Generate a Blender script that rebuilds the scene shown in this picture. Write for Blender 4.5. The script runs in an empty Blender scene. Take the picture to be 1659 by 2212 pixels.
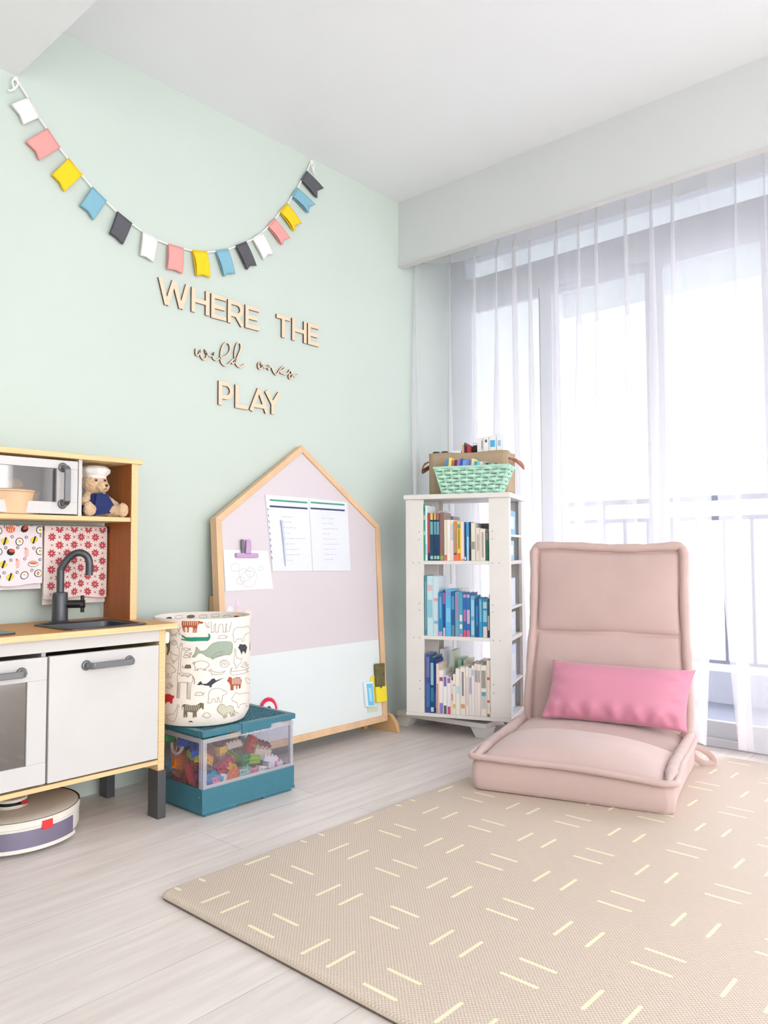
EXPO=1.04
WALLC='#c9d4cb'; FLOORC='#ebe1dc'; FLOORC2='#e3dad5'; MATC1='#c4b1a0'; MATC2='#e4d3c3'; VELC='#c8ada6'; PINKC='#d68aa1'
SKY=1.55; REARP=38; FILLP=110; SUNP=1.8
import bpy, bmesh, math, random
from mathutils import Vector, Matrix
from mathutils.geometry import tessellate_polygon
PI=math.pi
scene=bpy.context.scene
COL=scene.collection
WL={}   # world location of every object
# ------------------------------------------------------------ materials
def lin(h):
    if isinstance(h,(tuple,list)): return tuple(h)
    h=h.lstrip('#'); o=[]
    for i in (0,2,4):
        c=int(h[i:i+2],16)/255; o.append(c/12.92 if c<=.04045 else ((c+.055)/1.055)**2.4)
    return tuple(o)
def newmat(name):
    m=bpy.data.materials.new(name); m.use_nodes=True; nt=m.node_tree
    return m,nt,nt.nodes['Principled BSDF']
def mat(name,col,rough=.5,metal=0,noise=None,bump=None,spec=.5,sheen=0,coat=0):
    """noise=(scale,amount[,stretch]) procedural colour variation, bump=(scale,strength)"""
    m,nt,b=newmat(name); c=lin(col)
    b.inputs['Roughness'].default_value=rough; b.inputs['Metallic'].default_value=metal
    b.inputs['Specular IOR Level'].default_value=spec
    b.inputs['Sheen Weight'].default_value=sheen; b.inputs['Coat Weight'].default_value=coat
    b.inputs['Base Color'].default_value=(*c,1)
    tc=nt.nodes.new('ShaderNodeTexCoord')
    if noise is None: noise=(6,.03)
    mp=nt.nodes.new('ShaderNodeMapping'); mp.inputs['Scale'].default_value=noise[2] if len(noise)>2 else (1,1,1)
    n=nt.nodes.new('ShaderNodeTexNoise'); n.inputs['Scale'].default_value=noise[0]; n.inputs['Detail'].default_value=4
    nt.links.new(tc.outputs['Object'],mp.inputs[0]); nt.links.new(mp.outputs[0],n.inputs['Vector'])
    r=nt.nodes.new('ShaderNodeValToRGB'); a=noise[1]
    r.color_ramp.elements[0].position=.3; r.color_ramp.elements[1].position=.7
    r.color_ramp.elements[0].color=tuple(max(0,x*(1-a)) for x in c)+(1,)
    r.color_ramp.elements[1].color=tuple(min(1,x*(1+a)) for x in c)+(1,)
    nt.links.new(n.outputs['Fac'],r.inputs[0]); nt.links.new(r.outputs[0],b.inputs['Base Color'])
    if bump:
        n2=nt.nodes.new('ShaderNodeTexNoise'); n2.inputs['Scale'].default_value=bump[0]; n2.inputs['Detail'].default_value=3
        bp=nt.nodes.new('ShaderNodeBump'); bp.inputs['Strength'].default_value=bump[1]; bp.inputs['Distance'].default_value=.002
        nt.links.new(tc.outputs['Object'],n2.inputs['Vector']); nt.links.new(n2.outputs['Fac'],bp.inputs['Height']); nt.links.new(bp.outputs[0],b.inputs['Normal'])
    return m
_MC={}
def cm(col,rough=.45,**k):
    key=(col,rough,tuple(sorted(k.items())))
    if key not in _MC: _MC[key]=mat('paint_'+str(col).strip('#'),col,rough,**k)
    return _MC[key]
def clear(name,tint='#ffffff',alpha=.8,gloss=.08,rough=.05,milky=.5):
    m,nt,b=newmat(name); out=nt.nodes['Material Output']
    tr=nt.nodes.new('ShaderNodeBsdfTransparent'); tr.inputs[0].default_value=(*lin(tint),1)
    gl=nt.nodes.new('ShaderNodeBsdfGlossy'); gl.inputs['Roughness'].default_value=rough
    df=nt.nodes.new('ShaderNodeBsdfDiffuse'); df.inputs[0].default_value=(*lin(tint),1)
    m1=nt.nodes.new('ShaderNodeMixShader'); m1.inputs[0].default_value=milky
    nt.links.new(gl.outputs[0],m1.inputs[1]); nt.links.new(df.outputs[0],m1.inputs[2])
    m2=nt.nodes.new('ShaderNodeMixShader'); m2.inputs[0].default_value=alpha
    nt.links.new(m1.outputs[0],m2.inputs[1]); nt.links.new(tr.outputs[0],m2.inputs[2])
    nt.links.new(m2.outputs[0],out.inputs[0]); return m
def sheer(name,see,col='#ffffff'):
    """woven sheer cloth: more opaque when seen along the weave"""
    m,nt,b=newmat(name); out=nt.nodes['Material Output']
    tr=nt.nodes.new('ShaderNodeBsdfTransparent')
    tl=nt.nodes.new('ShaderNodeBsdfTranslucent'); tl.inputs[0].default_value=(*lin(col),1)
    df=nt.nodes.new('ShaderNodeBsdfDiffuse'); df.inputs[0].default_value=(*lin(col),1)
    a=nt.nodes.new('ShaderNodeMixShader'); a.inputs[0].default_value=.68
    nt.links.new(df.outputs[0],a.inputs[1]); nt.links.new(tl.outputs[0],a.inputs[2])
    lw=nt.nodes.new('ShaderNodeLayerWeight'); lw.inputs['Blend'].default_value=.5
    mr=nt.nodes.new('ShaderNodeMapRange'); mr.inputs['From Min'].default_value=.1; mr.inputs['From Max'].default_value=.95
    mr.inputs['To Min'].default_value=see; mr.inputs['To Max'].default_value=see*.25
    nt.links.new(lw.outputs['Facing'],mr.inputs['Value'])
    mx=nt.nodes.new('ShaderNodeMixShader'); nt.links.new(mr.outputs[0],mx.inputs[0])
    nt.links.new(a.outputs[0],mx.inputs[1]); nt.links.new(tr.outputs[0],mx.inputs[2]); nt.links.new(mx.outputs[0],out.inputs[0])
    return m
# ------------------------------------------------------------ mesh builder
class MB:
    def __init__(s): s.v=[]; s.f=[]; s.m=[]
    def add(s,vs,fs,mi=0):
        o=len(s.v); s.v+= [tuple(p) for p in vs]; s.f+=[tuple(o+i for i in f) for f in fs]; s.m+=[mi]*len(fs); return s
    def box(s,x0,y0,z0,x1,y1,z1,mi=0):
        return s.obox((x0,y0,z0),(x1-x0,0,0),(0,y1-y0,0),(0,0,z1-z0),mi)
    def obox(s,o,a,b,c,mi=0):
        o,a,b,c=map(Vector,(o,a,b,c))
        if a.cross(b).dot(c)<0: o=o+a; a=-a
        P=[o,o+a,o+a+b,o+b,o+c,o+a+c,o+a+b+c,o+b+c]
        return s.add(P,[(0,3,2,1),(4,5,6,7),(0,1,5,4),(1,2,6,5),(2,3,7,6),(3,0,4,7)],mi)
    def tube(s,path,r,n=10,closed=False,mi=0,cap=True,flat=1.0,up=None):
        path=[Vector(p) for p in path]; L=len(path); rings=[]; prev=None
        for i,p in enumerate(path):
            if closed: t=path[(i+1)%L]-path[i-1]
            else: t=path[min(i+1,L-1)]-path[max(i-1,0)]
            t=t.normalized() if t.length>1e-9 else Vector((0,0,1))
            if up is not None: nrm=Vector(up)-t*t.dot(Vector(up))
            elif prev is None: nrm=t.orthogonal()
            else: nrm=prev-t*t.dot(prev)
            if nrm.length<1e-6: nrm=t.orthogonal()
            nrm.normalize(); prev=nrm; bi=t.cross(nrm)
            rr=r[i] if isinstance(r,(list,tuple)) else r
            rings.append([p+nrm*(rr*math.cos(2*PI*k/n))*flat+bi*(rr*math.sin(2*PI*k/n)) for k in range(n)])
        vs=[q for g in rings for q in g]; fs=[]
        for i in range(L if closed else L-1):
            j=(i+1)%L
            for k in range(n):
                k2=(k+1)%n; fs.append((i*n+k,i*n+k2,j*n+k2,j*n+k))
        if cap and not closed: fs+=[tuple(range(n-1,-1,-1)),tuple((L-1)*n+k for k in range(n))]
        return s.add(vs,fs,mi)
    def lathe(s,o,prof,n=32,mi=0,ax=(0,0,1),fn=None):
        """prof = [(radius, height)...] turned about the axis ax through o"""
        o=Vector(o); az=Vector(ax).normalized(); au=az.orthogonal().normalized() if abs(az.z)<.999 else Vector((1,0,0)); av=az.cross(au)
        vs=[];fs=[]
        for r,h in prof:
            for k in range(n):
                t=2*PI*k/n; rr=fn(t,h,r) if fn else r
                vs.append(o+az*h+(au*math.cos(t)+av*math.sin(t))*rr)
        for i in range(len(prof)-1):
            for k in range(n):
                k2=(k+1)%n; fs.append((i*n+k,i*n+k2,(i+1)*n+k2,(i+1)*n+k))
        if prof[0][0]>1e-6: fs.append(tuple(range(n-1,-1,-1)))
        if prof[-1][0]>1e-6: fs.append(tuple((len(prof)-1)*n+k for k in range(n)))
        return s.add(vs,fs,mi)
    def cyl(s,p,q,r,n=20,mi=0):
        p=Vector(p); d=Vector(q)-p; return s.lathe(p,[(r,0),(r,d.length)],n,mi,d)
    def ell(s,c,r,n=16,m=12,mi=0,rot=None):
        vs=[];fs=[]; c=Vector(c)
        for i in range(m+1):
            a=PI*i/m
            for k in range(n):
                b=2*PI*k/n; p=Vector((r[0]*math.sin(a)*math.cos(b),r[1]*math.sin(a)*math.sin(b),-r[2]*math.cos(a)))
                if rot: p=rot@p
                vs.append(c+p)
        for i in range(m):
            for k in range(n):
                k2=(k+1)%n; fs.append((i*n+k,i*n+k2,(i+1)*n+k2,(i+1)*n+k))
        return s.add(vs,fs,mi)
    def grid(s,nx,ny,fn,mi=0,flip=False):
        vs=[fn(i/nx,j/ny) for j in range(ny+1) for i in range(nx+1)]; fs=[]
        for j in range(ny):
            for i in range(nx):
                a=j*(nx+1)+i; q=(a,a+1,a+nx+2,a+nx+1); fs.append(q[::-1] if flip else q)
        return s.add(vs,fs,mi)
    def prism(s,pts,fmap,d0,d1,mi=0,side=None):
        """flat outline pts (2D, ccw) swept between depths d0 and d1 through fmap(u,v,d)"""
        n=len(pts); tri=tessellate_polygon([[Vector((p[0],p[1],0)) for p in pts]])
        vs=[fmap(*p,d0) for p in pts]+[fmap(*p,d1) for p in pts]
        s.add(vs,[tuple(n+i for i in t) for t in tri]+[tuple(t) for t in tri],mi)
        s.add(vs,[(i,(i+1)%n,n+(i+1)%n,n+i) for i in range(n)],mi if side is None else side)
        return s
    def fill(s,pts,fmap,mi,maxe=.012):
        tri=tessellate_polygon([[Vector((p[0],p[1],0)) for p in pts]])
        st=[tuple(pts[i] for i in t) for t in tri]
        while st:
            t=st.pop(); e=[(math.dist(t[i],t[(i+1)%3]),i) for i in range(3)]; L,i=max(e)
            if L>maxe:
                a,b,c=t[i],t[(i+1)%3],t[(i+2)%3]; mm=((a[0]+b[0])/2,(a[1]+b[1])/2); st+=[(a,mm,c),(mm,b,c)]
            else: s.add([fmap(*p) for p in t],[(0,1,2)],mi)
        return s
    def line(s,pts,w,fmap,mi,closed=False,maxe=.012):
        P=list(pts)+([pts[0]] if closed else [])
        for a,b in zip(P,P[1:]):
            L=math.dist(a,b)
            if L<1e-6: continue
            k=max(1,int(L/maxe)); dx,dy=(b[0]-a[0])/L,(b[1]-a[1])/L; nx,ny=-dy*w/2,dx*w/2
            ax,ay,bx,by=a[0]-dx*w*.3,a[1]-dy*w*.3,b[0]+dx*w*.3,b[1]+dy*w*.3
            for i in range(k):
                t0,t1=i/k,(i+1)/k
                q=[(ax+(bx-ax)*t,ay+(by-ay)*t) for t in (t0,t1)]
                s.add([fmap(q[0][0]-nx,q[0][1]-ny),fmap(q[1][0]-nx,q[1][1]-ny),fmap(q[1][0]+nx,q[1][1]+ny),fmap(q[0][0]+nx,q[0][1]+ny)],[(0,1,2,3)],mi)
        return s
def obj(name,mb,mats,parent=None,bevel=0,smooth=True,angle=35,label=None,segs=2,subsurf=0):
    me=bpy.data.meshes.new(name)
    vs=[Vector(p) for p in mb.v]
    lo=Vector([min(p[i] for p in vs) for i in range(3)]); hi=Vector([max(p[i] for p in vs) for i in range(3)])
    og=Vector(((lo.x+hi.x)/2,(lo.y+hi.y)/2,lo.z))
    me.from_pydata([tuple(p-og) for p in vs],[],mb.f)
    if not isinstance(mats,(list,tuple)): mats=[mats]
    for m in mats: me.materials.append(m)
    me.polygons.foreach_set('material_index',mb.m)
    bm=bmesh.new(); bm.from_mesh(me); bmesh.ops.remove_doubles(bm,verts=bm.verts,dist=1e-6)
    bmesh.ops.recalc_face_normals(bm,faces=bm.faces); bm.to_mesh(me); bm.free()
    if smooth:
        me.polygons.foreach_set('use_smooth',[True]*len(me.polygons)); me.set_sharp_from_angle(angle=math.radians(angle))
    o=bpy.data.objects.new(name,me); COL.objects.link(o)
    pl=Vector((0,0,0))
    if parent is not None: o.parent=parent; pl=WL[parent.name]
    o.location=og-pl; WL[o.name]=og
    if bevel:
        b=o.modifiers.new('bevel','BEVEL'); b.width=bevel; b.segments=segs; b.limit_method='ANGLE'; b.angle_limit=math.radians(40); b.harden_normals=False
    if subsurf:
        b=o.modifiers.new('sub','SUBSURF'); b.levels=subsurf; b.render_levels=subsurf
    if label: o['label']=label
    return o
def thing(name,label,cat,loc,group=None):
    o=bpy.data.objects.new(name,None); COL.objects.link(o); o.location=loc; WL[o.name]=Vector(loc); o.empty_display_size=.05
    return tag(o,label,cat,group)
def tag(o,label,cat,group=None):
    o['label']=label; o['category']=cat
    if group: o['group']=group
    return o
def struct(name,mb,m,parent=None,**k):
    o=obj(name,mb,m,parent,**k)
    if parent is None: o['kind']='structure'
    return o
def ribbon(pts,w,closed=False):
    """outline polygon of a constant width stroke (mitred)"""
    n=len(pts); L=[];Rr=[]
    for i in range(n):
        p=Vector(pts[i]); a=Vector(pts[i-1]) if (i>0 or closed) else None; b=Vector(pts[(i+1)%n]) if (i<n-1 or closed) else None
        d1=(p-a).normalized() if a is not None else None; d2=(b-p).normalized() if b is not None else None
        if d1 is None: d1=d2
        if d2 is None: d2=d1
        n1=Vector((-d1.y,d1.x)); n2=Vector((-d2.y,d2.x)); m=(n1+n2)
        m=m.normalized() if m.length>1e-4 else n1
        k=w/2/max(.5,m.dot(n1)); L.append(tuple(p+m*k)); Rr.append(tuple(p-m*k))
    return L,Rr
def stroke(mb,pts,w,fmap,d0,d1,mi=0,side=1):
    """solid stroke; built as quads so crossing strokes stay clean"""
    L,Rr=ribbon(pts,w); n=len(pts)
    vs=[];
    for i in range(n): vs+=[fmap(*L[i],d1),fmap(*Rr[i],d1),fmap(*L[i],d0),fmap(*Rr[i],d0)]
    top=[];sd=[]
    for i in range(n-1):
        a=4*i; b=a+4; top.append((a+1,b+1,b,a)); sd+=[(a,b,b+2,a+2),(a+3,b+3,b+1,a+1),(a+2,b+2,b+3,a+3)]
    e=4*(n-1); sd+=[(0,2,3,1),(e+1,e+3,e+2,e)]
    mb.add(vs,top,mi); mb.add(vs,sd,side)
def catmull(P,k=6,closed=False):
    P=[Vector(p) for p in P]; n=len(P); out=[]
    rng=range(n if closed else n-1)
    for i in rng:
        p0=P[i-1] if (i>0 or closed) else P[0]; p1=P[i]; p2=P[(i+1)%n]; p3=P[(i+2)%n] if (i+2<n or closed) else P[n-1]
        for j in range(k):
            t=j/k; out.append(.5*((2*p1)+(p2-p0)*t+(2*p0-5*p1+4*p2-p3)*t*t+(3*p1-p0-3*p2+p3)*t**3))
    if not closed: out.append(P[-1])
    return out
# ------------------------------------------------------------ camera (matched to the photograph's vanishing points)
cxp,cyp,fpx=829.5,1106.,1672.
d1=Vector((2329-cxp,-(1184-cyp),-fpx)).normalized(); d2=Vector((-1040-cxp,-(1195-cyp),-fpx)).normalized()
s_=(d1+d2).normalized(); t_=(d1-d2); t_=(t_-s_*s_.dot(t_)).normalized()
Xc=(s_+t_).normalized(); Yc=(s_-t_).normalized(); Zc=Xc.cross(Yc)
cam=bpy.data.cameras.new('camera'); co=bpy.data.objects.new('camera',cam); COL.objects.link(co)
co.matrix_world=Matrix.Translation((0,-2.46,.803))@Matrix((Xc,Yc,Zc)).to_4x4()
cam.sensor_fit='HORIZONTAL'; cam.sensor_width=36; cam.lens=36*fpx/1659; cam.clip_start=.02; cam.clip_end=3000
scene.camera=co
vs=scene.view_settings; vs.view_transform='Standard'; vs.look='None'; vs.gamma=1; vs.use_curve_mapping=False; vs.exposure=EXPO
# ------------------------------------------------------------ common materials
WHITE=mat('white_lacquer','#d1cecb',.35); WHITEP=mat('white_plaster','#edeff0',.85,noise=(3,.01),bump=(90,.08))
GREEN=mat('mint_wall_paint',WALLC,.8,noise=(2,.015),bump=(120,.08))
PLYTOP=mat('pale_plywood_edge','#e9c793',.5,noise=(5,.16,(1,1,60)))
PLYFACE=mat('honey_plywood','#d2974f',.45,noise=(7,.12,(12,12,1)))
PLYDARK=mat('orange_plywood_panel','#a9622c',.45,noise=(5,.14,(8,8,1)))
METAL=mat('grey_metal','#77787a',.35,metal=.6,noise=(30,.05)); BLACK=mat('black_plastic','#1d1d1f',.4); DARK=mat('charcoal_plastic','#4c4c4e',.45)
BEECH=mat('pale_beech','#e3bd95',.5,noise=(5,.08,(4,4,1)))
# ------------------------------------------------------------ room shell
m,nt,b=newmat('whitewashed_plank_floor')
tc=nt.nodes.new('ShaderNodeTexCoord'); br=nt.nodes.new('ShaderNodeTexBrick')
br.offset=.37; br.inputs['Scale'].default_value=1; br.inputs['Brick Width'].default_value=1.22; br.inputs['Row Height'].default_value=.185
br.inputs['Mortar Size'].default_value=.0009; br.inputs['Mortar Smooth'].default_value=.3
br.inputs['Color1'].default_value=(*lin(FLOORC),1); br.inputs['Color2'].default_value=(*lin(FLOORC2),1); br.inputs['Mortar'].default_value=(*lin('#b3aaa0'),1)
mp=nt.nodes.new('ShaderNodeMapping'); mp.inputs['Scale'].default_value=(1.5,16,1)
n=nt.nodes.new('ShaderNodeTexNoise'); n.inputs['Scale'].default_value=2.2; n.inputs['Detail'].default_value=6; n.inputs['Roughness'].default_value=.6
r=nt.nodes.new('ShaderNodeValToRGB'); r.color_ramp.elements[0].position=.3; r.color_ramp.elements[0].color=(.84,.83,.81,1); r.color_ramp.elements[1].position=.65; r.color_ramp.elements[1].color=(1,1,1,1)
mx=nt.nodes.new('ShaderNodeMix'); mx.data_type='RGBA'; mx.blend_type='MULTIPLY'; mx.inputs[0].default_value=1
nt.links.new(tc.outputs['Object'],br.inputs['Vector']); nt.links.new(tc.outputs['Object'],mp.inputs[0]); nt.links.new(mp.outputs[0],n.inputs['Vector']); nt.links.new(n.outputs['Fac'],r.inputs[0])
nt.links.new(br.outputs['Color'],mx.inputs[6]); nt.links.new(r.outputs[0],mx.inputs[7]); nt.links.new(mx.outputs[2],b.inputs['Base Color']); b.inputs['Roughness'].default_value=.42
FLOOR=m
struct('floor',MB().box(-2.3,-5.3,-.1,3.42,.1,0),FLOOR)
struct('wall_green',MB().box(-2.3,0,0,3.42,.12,2.531),GREEN)
struct('ceiling',MB().box(-2.3,-5.3,2.531,3.42,.12,2.65),WHITEP)
struct('ceiling_beam',MB().box(-2.2,-5.2,2.313,1.006,0,2.531),WHITEP)
struct('trim_1',MB().box(2.86,-5.2,2.208,2.882,0,2.531),mat('pelmet_shaded','#d6d8d7',.85,noise=(3,.01)))  # shade of the face turned from the window is put into this colour
struct('trim_2',MB().box(2.855,-5.2,2.200,2.887,0,2.2085),WHITE)     # its lower edging
struct('wall_left',MB().box(-2.3,-5.3,0,-2.2,0,2.531),WHITEP)
struct('wall_back',MB().box(-2.3,-5.3,0,-1.9,-5.2,2.531).box(3.0,-5.3,0,3.42,-5.2,2.531).box(-1.9,-5.3,0,3.0,-5.2,.3).box(-1.9,-5.3,2.3,3.0,-5.2,2.531),WHITEP)
struct('wall_right',MB().box(3.28,-5.2,0,3.40,-2.95,2.531).box(3.28,-2.95,2.36,3.40,0,2.531),WHITEP)
# ------------------------------------------------------------ balcony door wall (x = 3.3)
FR=mat('backlit_window_frame','#c9ccd2',.4); GLASS=clear('window_glass','#fcfbfd',.93,rough=.02,milky=.25)  # white frames; their backlit greyness is put into the colour
w=thing('window_1','white framed sliding balcony doors behind the sheer curtains','window',(3.34,-1.45,0)); del w['label'],w['category']; w['kind']='structure'
fx0,fx1=3.29,3.36
f=MB(); 
for y0,y1 in ((0,-.10),(-2.86,-2.95)): f.box(fx0,y1,0,fx1,y0,2.36)
f.box(fx0,-2.86,2.33,fx1,-.10,2.36).box(fx0,-2.86,2.085,fx1,-.10,2.225).box(fx0-.02,-2.86,0,fx1+.01,-.10,.035)
obj('window_frame',f,FR,w,bevel=.004)
for i,(y0,y1) in enumerate(((-.10,-.60),(-.56,-1.12),(-1.10,-1.60),(-1.58,-2.2),(-2.16,-2.86))):
    off=.0 if i%2==0 else .03
    s=MB(); x0=fx0+.005+off; x1=x0+.03; st=.065 if i in(0,1) else .05
    s.box(x0,y0-.05 if i else y0-.03,.035,x1,y0,2.085).box(x0,y1,.035,x1,y1+st,2.085)
    s.box(x0,y1+st,.035,x1,y0-.05,.10).box(x0,y1+st,2.045,x1,y0-.05,2.085)
    o=obj('sash',s,FR,w,bevel=.003)
    obj('pane',MB().box(x0+.012,y1+st,.10,x0+.018,y0-.05,2.045),GLASS,o)
obj('transom_pane',MB().box(fx0+.03,-2.86,2.225,fx0+.036,-.10,2.33),GLASS,w)
# ------------------------------------------------------------ balcony
BALW=mat('pale_balcony_render','#eef3ee',.8); TILE=mat('blue_grey_balcony_tile','#8c95a6',.4,noise=(4,.05))
struct('balcony_floor',MB().box(3.42,-5,-.14,4.6,.12,-.03),TILE)
struct('balcony_wall',MB().box(3.42,-.06,-.03,4.6,.1,2.46),BALW)
struct('balcony_ceiling',MB().box(3.42,-5,2.46,4.6,.1,2.6).box(4.42,-5,2.28,4.6,-.06,2.46),BALW)
kb=struct('balcony_kerb',MB().box(4.38,-5,-.03,4.58,-.06,.14),mat('kerb','#dfe3ee',.7))
rl=thing('balcony_railing','white metal balcony railing with two top rails beyond the glass doors','railing',(4.47,-2.5,.14))
RM=mat('grey_rail_paint','#8e95a3',.4)
obj('top_rail',MB().box(4.44,-4.9,1.075,4.49,-.06,1.105),RM,rl,bevel=.005)
obj('middle_rail',MB().box(4.45,-4.9,.965,4.48,-.06,.99),RM,rl,bevel=.004)
obj('bottom_rail',MB().box(4.45,-4.9,.17,4.48,-.06,.19),RM,rl,bevel=.004)
y=-.12; k=0
while y>-4.8:
    if k%7==1: obj('post',MB().box(4.445,y-.035,.14,4.485,y,1.08),RM,rl,bevel=.003)
    else: obj('baluster',MB().box(4.457,y-.018,.18,4.473,y-.002,.975),RM,rl)
    y-=.145; k+=1
# ------------------------------------------------------------ city far below
def bmat(name,c1,c2,sx,sz):
    m,nt,b=newmat(name); tc=nt.nodes.new('ShaderNodeTexCoord'); sp=nt.nodes.new('ShaderNodeSeparateXYZ'); ad=nt.nodes.new('ShaderNodeMath'); ad.operation='ADD'
    nt.links.new(tc.outputs['Object'],sp.inputs[0]); nt.links.new(sp.outputs['X'],ad.inputs[0]); nt.links.new(sp.outputs['Y'],ad.inputs[1])
    cb=nt.nodes.new('ShaderNodeCombineXYZ'); nt.links.new(ad.outputs[0],cb.inputs[0]); nt.links.new(sp.outputs['Z'],cb.inputs[1])
    br=nt.nodes.new('ShaderNodeTexBrick'); br.offset=0; br.inputs['Scale'].default_value=1; br.inputs['Brick Width'].default_value=sx; br.inputs['Row Height'].default_value=sz; br.inputs['Mortar Size'].default_value=.9
    br.inputs['Color1'].default_value=(*lin(c2),1); br.inputs['Color2'].default_value=(*lin(c2),1); br.inputs['Mortar'].default_value=(*lin(c1),1)
    nt.links.new(cb.outputs[0],br.inputs['Vector']); nt.links.new(br.outputs['Color'],b.inputs['Base Color']); b.inputs['Roughness'].default_value=.8; return m
B1=bmat('hazed_pale_tower','#eef1f6','#b4c0d6',4.5,3.2); B2=bmat('hazed_blue_tower','#dde4f1','#aebbd8',5,3.6); B3=bmat('hazed_cream_tower','#f4f0ea','#c3c9d6',4,3)  # distance haze is put into the pale tower and ground colours
g=MB().box(20,-700,-96,900,500,-95)
struct('city_ground',g,mat('hazy_city_ground','#dfe3ea',.9,noise=(.03,.12)))
bl=[(150,-38,26,22,-30,B1,'slim pale tower block with a grid of windows, nearest the chair'),(150,-62,24,18,-42,B2,'blue-grey slab tower right of the slim pale tower'),
(120,-70,30,20,-62,B3,'low cream block in front of the blue-grey tower'),(260,10,50,40,-14,B2,'wide distant blue-grey block left of the door mullion'),(300,-60,40,40,-8,B1,'distant pale tower just under the railing line'),
(210,-14,22,30,-20,B1,'white tower seen beside the left edge of the chair back'),(130,-100,30,22,-50,B1,'pale block at the far right of the city view'),(220,-110,50,40,-24,B2,'broad blue-grey tower behind the right curtain'),
(110,-48,26,16,-74,B3,'low cream building with flat roof below the towers'),(240,60,40,36,-30,B3,'cream tower hidden partly by the balcony end wall'),(330,-150,60,60,-4,B3,'tallest distant cream tower at the right'),(180,-85,18,20,-36,B3,'slender cream tower between two blue-grey ones')]
for x,yy,wx,wy,top,mm,lb in bl:
    q=thing('tower_block',lb,'building',(x,yy,-95)); obj('walls',MB().box(x-wx/2,yy-wy/2,-95,x+wx/2,yy+wy/2,top),mm,q)
    obj('roof',MB().box(x-wx/2-.4,yy-wy/2-.4,top,x+wx/2+.4,yy+wy/2+.4,top+1.2).box(x-4,yy-3,top+1.2,x+3,yy+3,top+5),cm('#e6e8ec',.8),q)
# ------------------------------------------------------------ sheer curtains
SH=sheer('white_sheer_voile',.50,'#f3f1f3'); SHT=sheer('white_header_tape',.14,'#f4f3f1')
random.seed(4)
PLE=[-.012,-.03,-.141,-.278,-.393,-.499,-.588,-.722,-.834,-.916,-1.06,-1.164,-1.262,-1.388,-1.502,-1.611,-1.73,-1.84,-1.97,-2.08,-2.2,-2.32,-2.44,-2.56,-2.68]
def base_x(y): return 3.15-.17*math.exp(min(0,y+.012)/.09)
def curtain_sheet(pl,y0,y1,levels,seed,hem_shift=0,xo=0):
    rr=random.Random(seed); st=.0045; ns=int((y0-y1)/st)
    info=[(p,rr.uniform(.75,1.35),rr.uniform(-.03,.03),rr.uniform(0,6),rr.uniform(.7,1.5)) for p in pl]
    rows=[]
    ph=[rr.uniform(0,6) for _ in range(4)]
    for z in levels:
        dn=max(0,(2.27-z)/2.24); row=[]
        for i in range(ns+1):
            s=y0-(y0-y1)*i/ns; dy=0;dx=0
            for p,a,dr,phs,ww in info:
                pc=p+dr*dn+.006*math.sin(phs+z*1.3)
                wd=.009 if z>2.262 else .011+.014*min(1,dn*3)*ww
                q=(s-pc)/wd
                if abs(q)<4:
                    A=wd*((1.5+.3*dn) if z<=2.262 else .9)*a*(1.0+.25*math.sin(phs*2+z*2)); g=math.exp(-q*q)
                    dy+=-A*q*g*1.6; dx-=(.010 if z>2.262 else .018+.016*min(1,dn*2))*g*a
            und=(.006+.012*dn)*math.sin(s*23+ph[0]+dn*.6)+.006*dn*math.sin(s*41+ph[1]-dn)
            sh=hem_shift*dn**3*math.exp(-abs(s-(y1 if hem_shift>0 else y0))/.06)
            row.append((base_x(s)+xo+dx+und,min(-.006,s+dy+sh),z))
        rows.append(row)
    m=MB(); n=ns+1; m.v=[p for r in rows for p in r]
    for j in range(len(rows)-1):
        for i in range(ns):
            m.f.append((j*n+i,j*n+i+1,(j+1)*n+i+1,(j+1)*n+i)); m.m.append(0)
    return m
LV=[2.262-(2.262-.035)*(k/26)**1.05 for k in range(27)]
HV=[2.45,2.40,2.35,2.30,2.262]
for nm,lab,y0,y1,pls,hs,sd in (('sheer_curtain','white sheer pleated curtain hanging from the green wall to the gap at the doors',-.008,-1.3985,[p for p in PLE if p>-1.36],.05,3),
                     ('sheer_curtain','white sheer pleated curtain at the right edge, right of the floor gap',-1.3860,-2.75,[p for p in PLE if p<-1.42],-.068,8)):
    c=thing(nm,lab,'curtain',(3.15,(y0+y1)/2,.035),'white sheer curtains across the balcony doors')
    obj('curtain_panel',curtain_sheet(pls,y0,y1,LV,sd,hs,.02*(sd==8)),SH,c,angle=180)
    obj('heading_tape',curtain_sheet(pls,y0,y1,HV,sd,hs,.02*(sd==8)),SHT,c,angle=180)
t=obj('curtain_track',MB().box(3.13,-2.8,2.47,3.17,-.02,2.50),WHITE,bevel=.003); tag(t,'white curtain track hidden behind the pelmet above the sheer curtains','curtain track')
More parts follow.
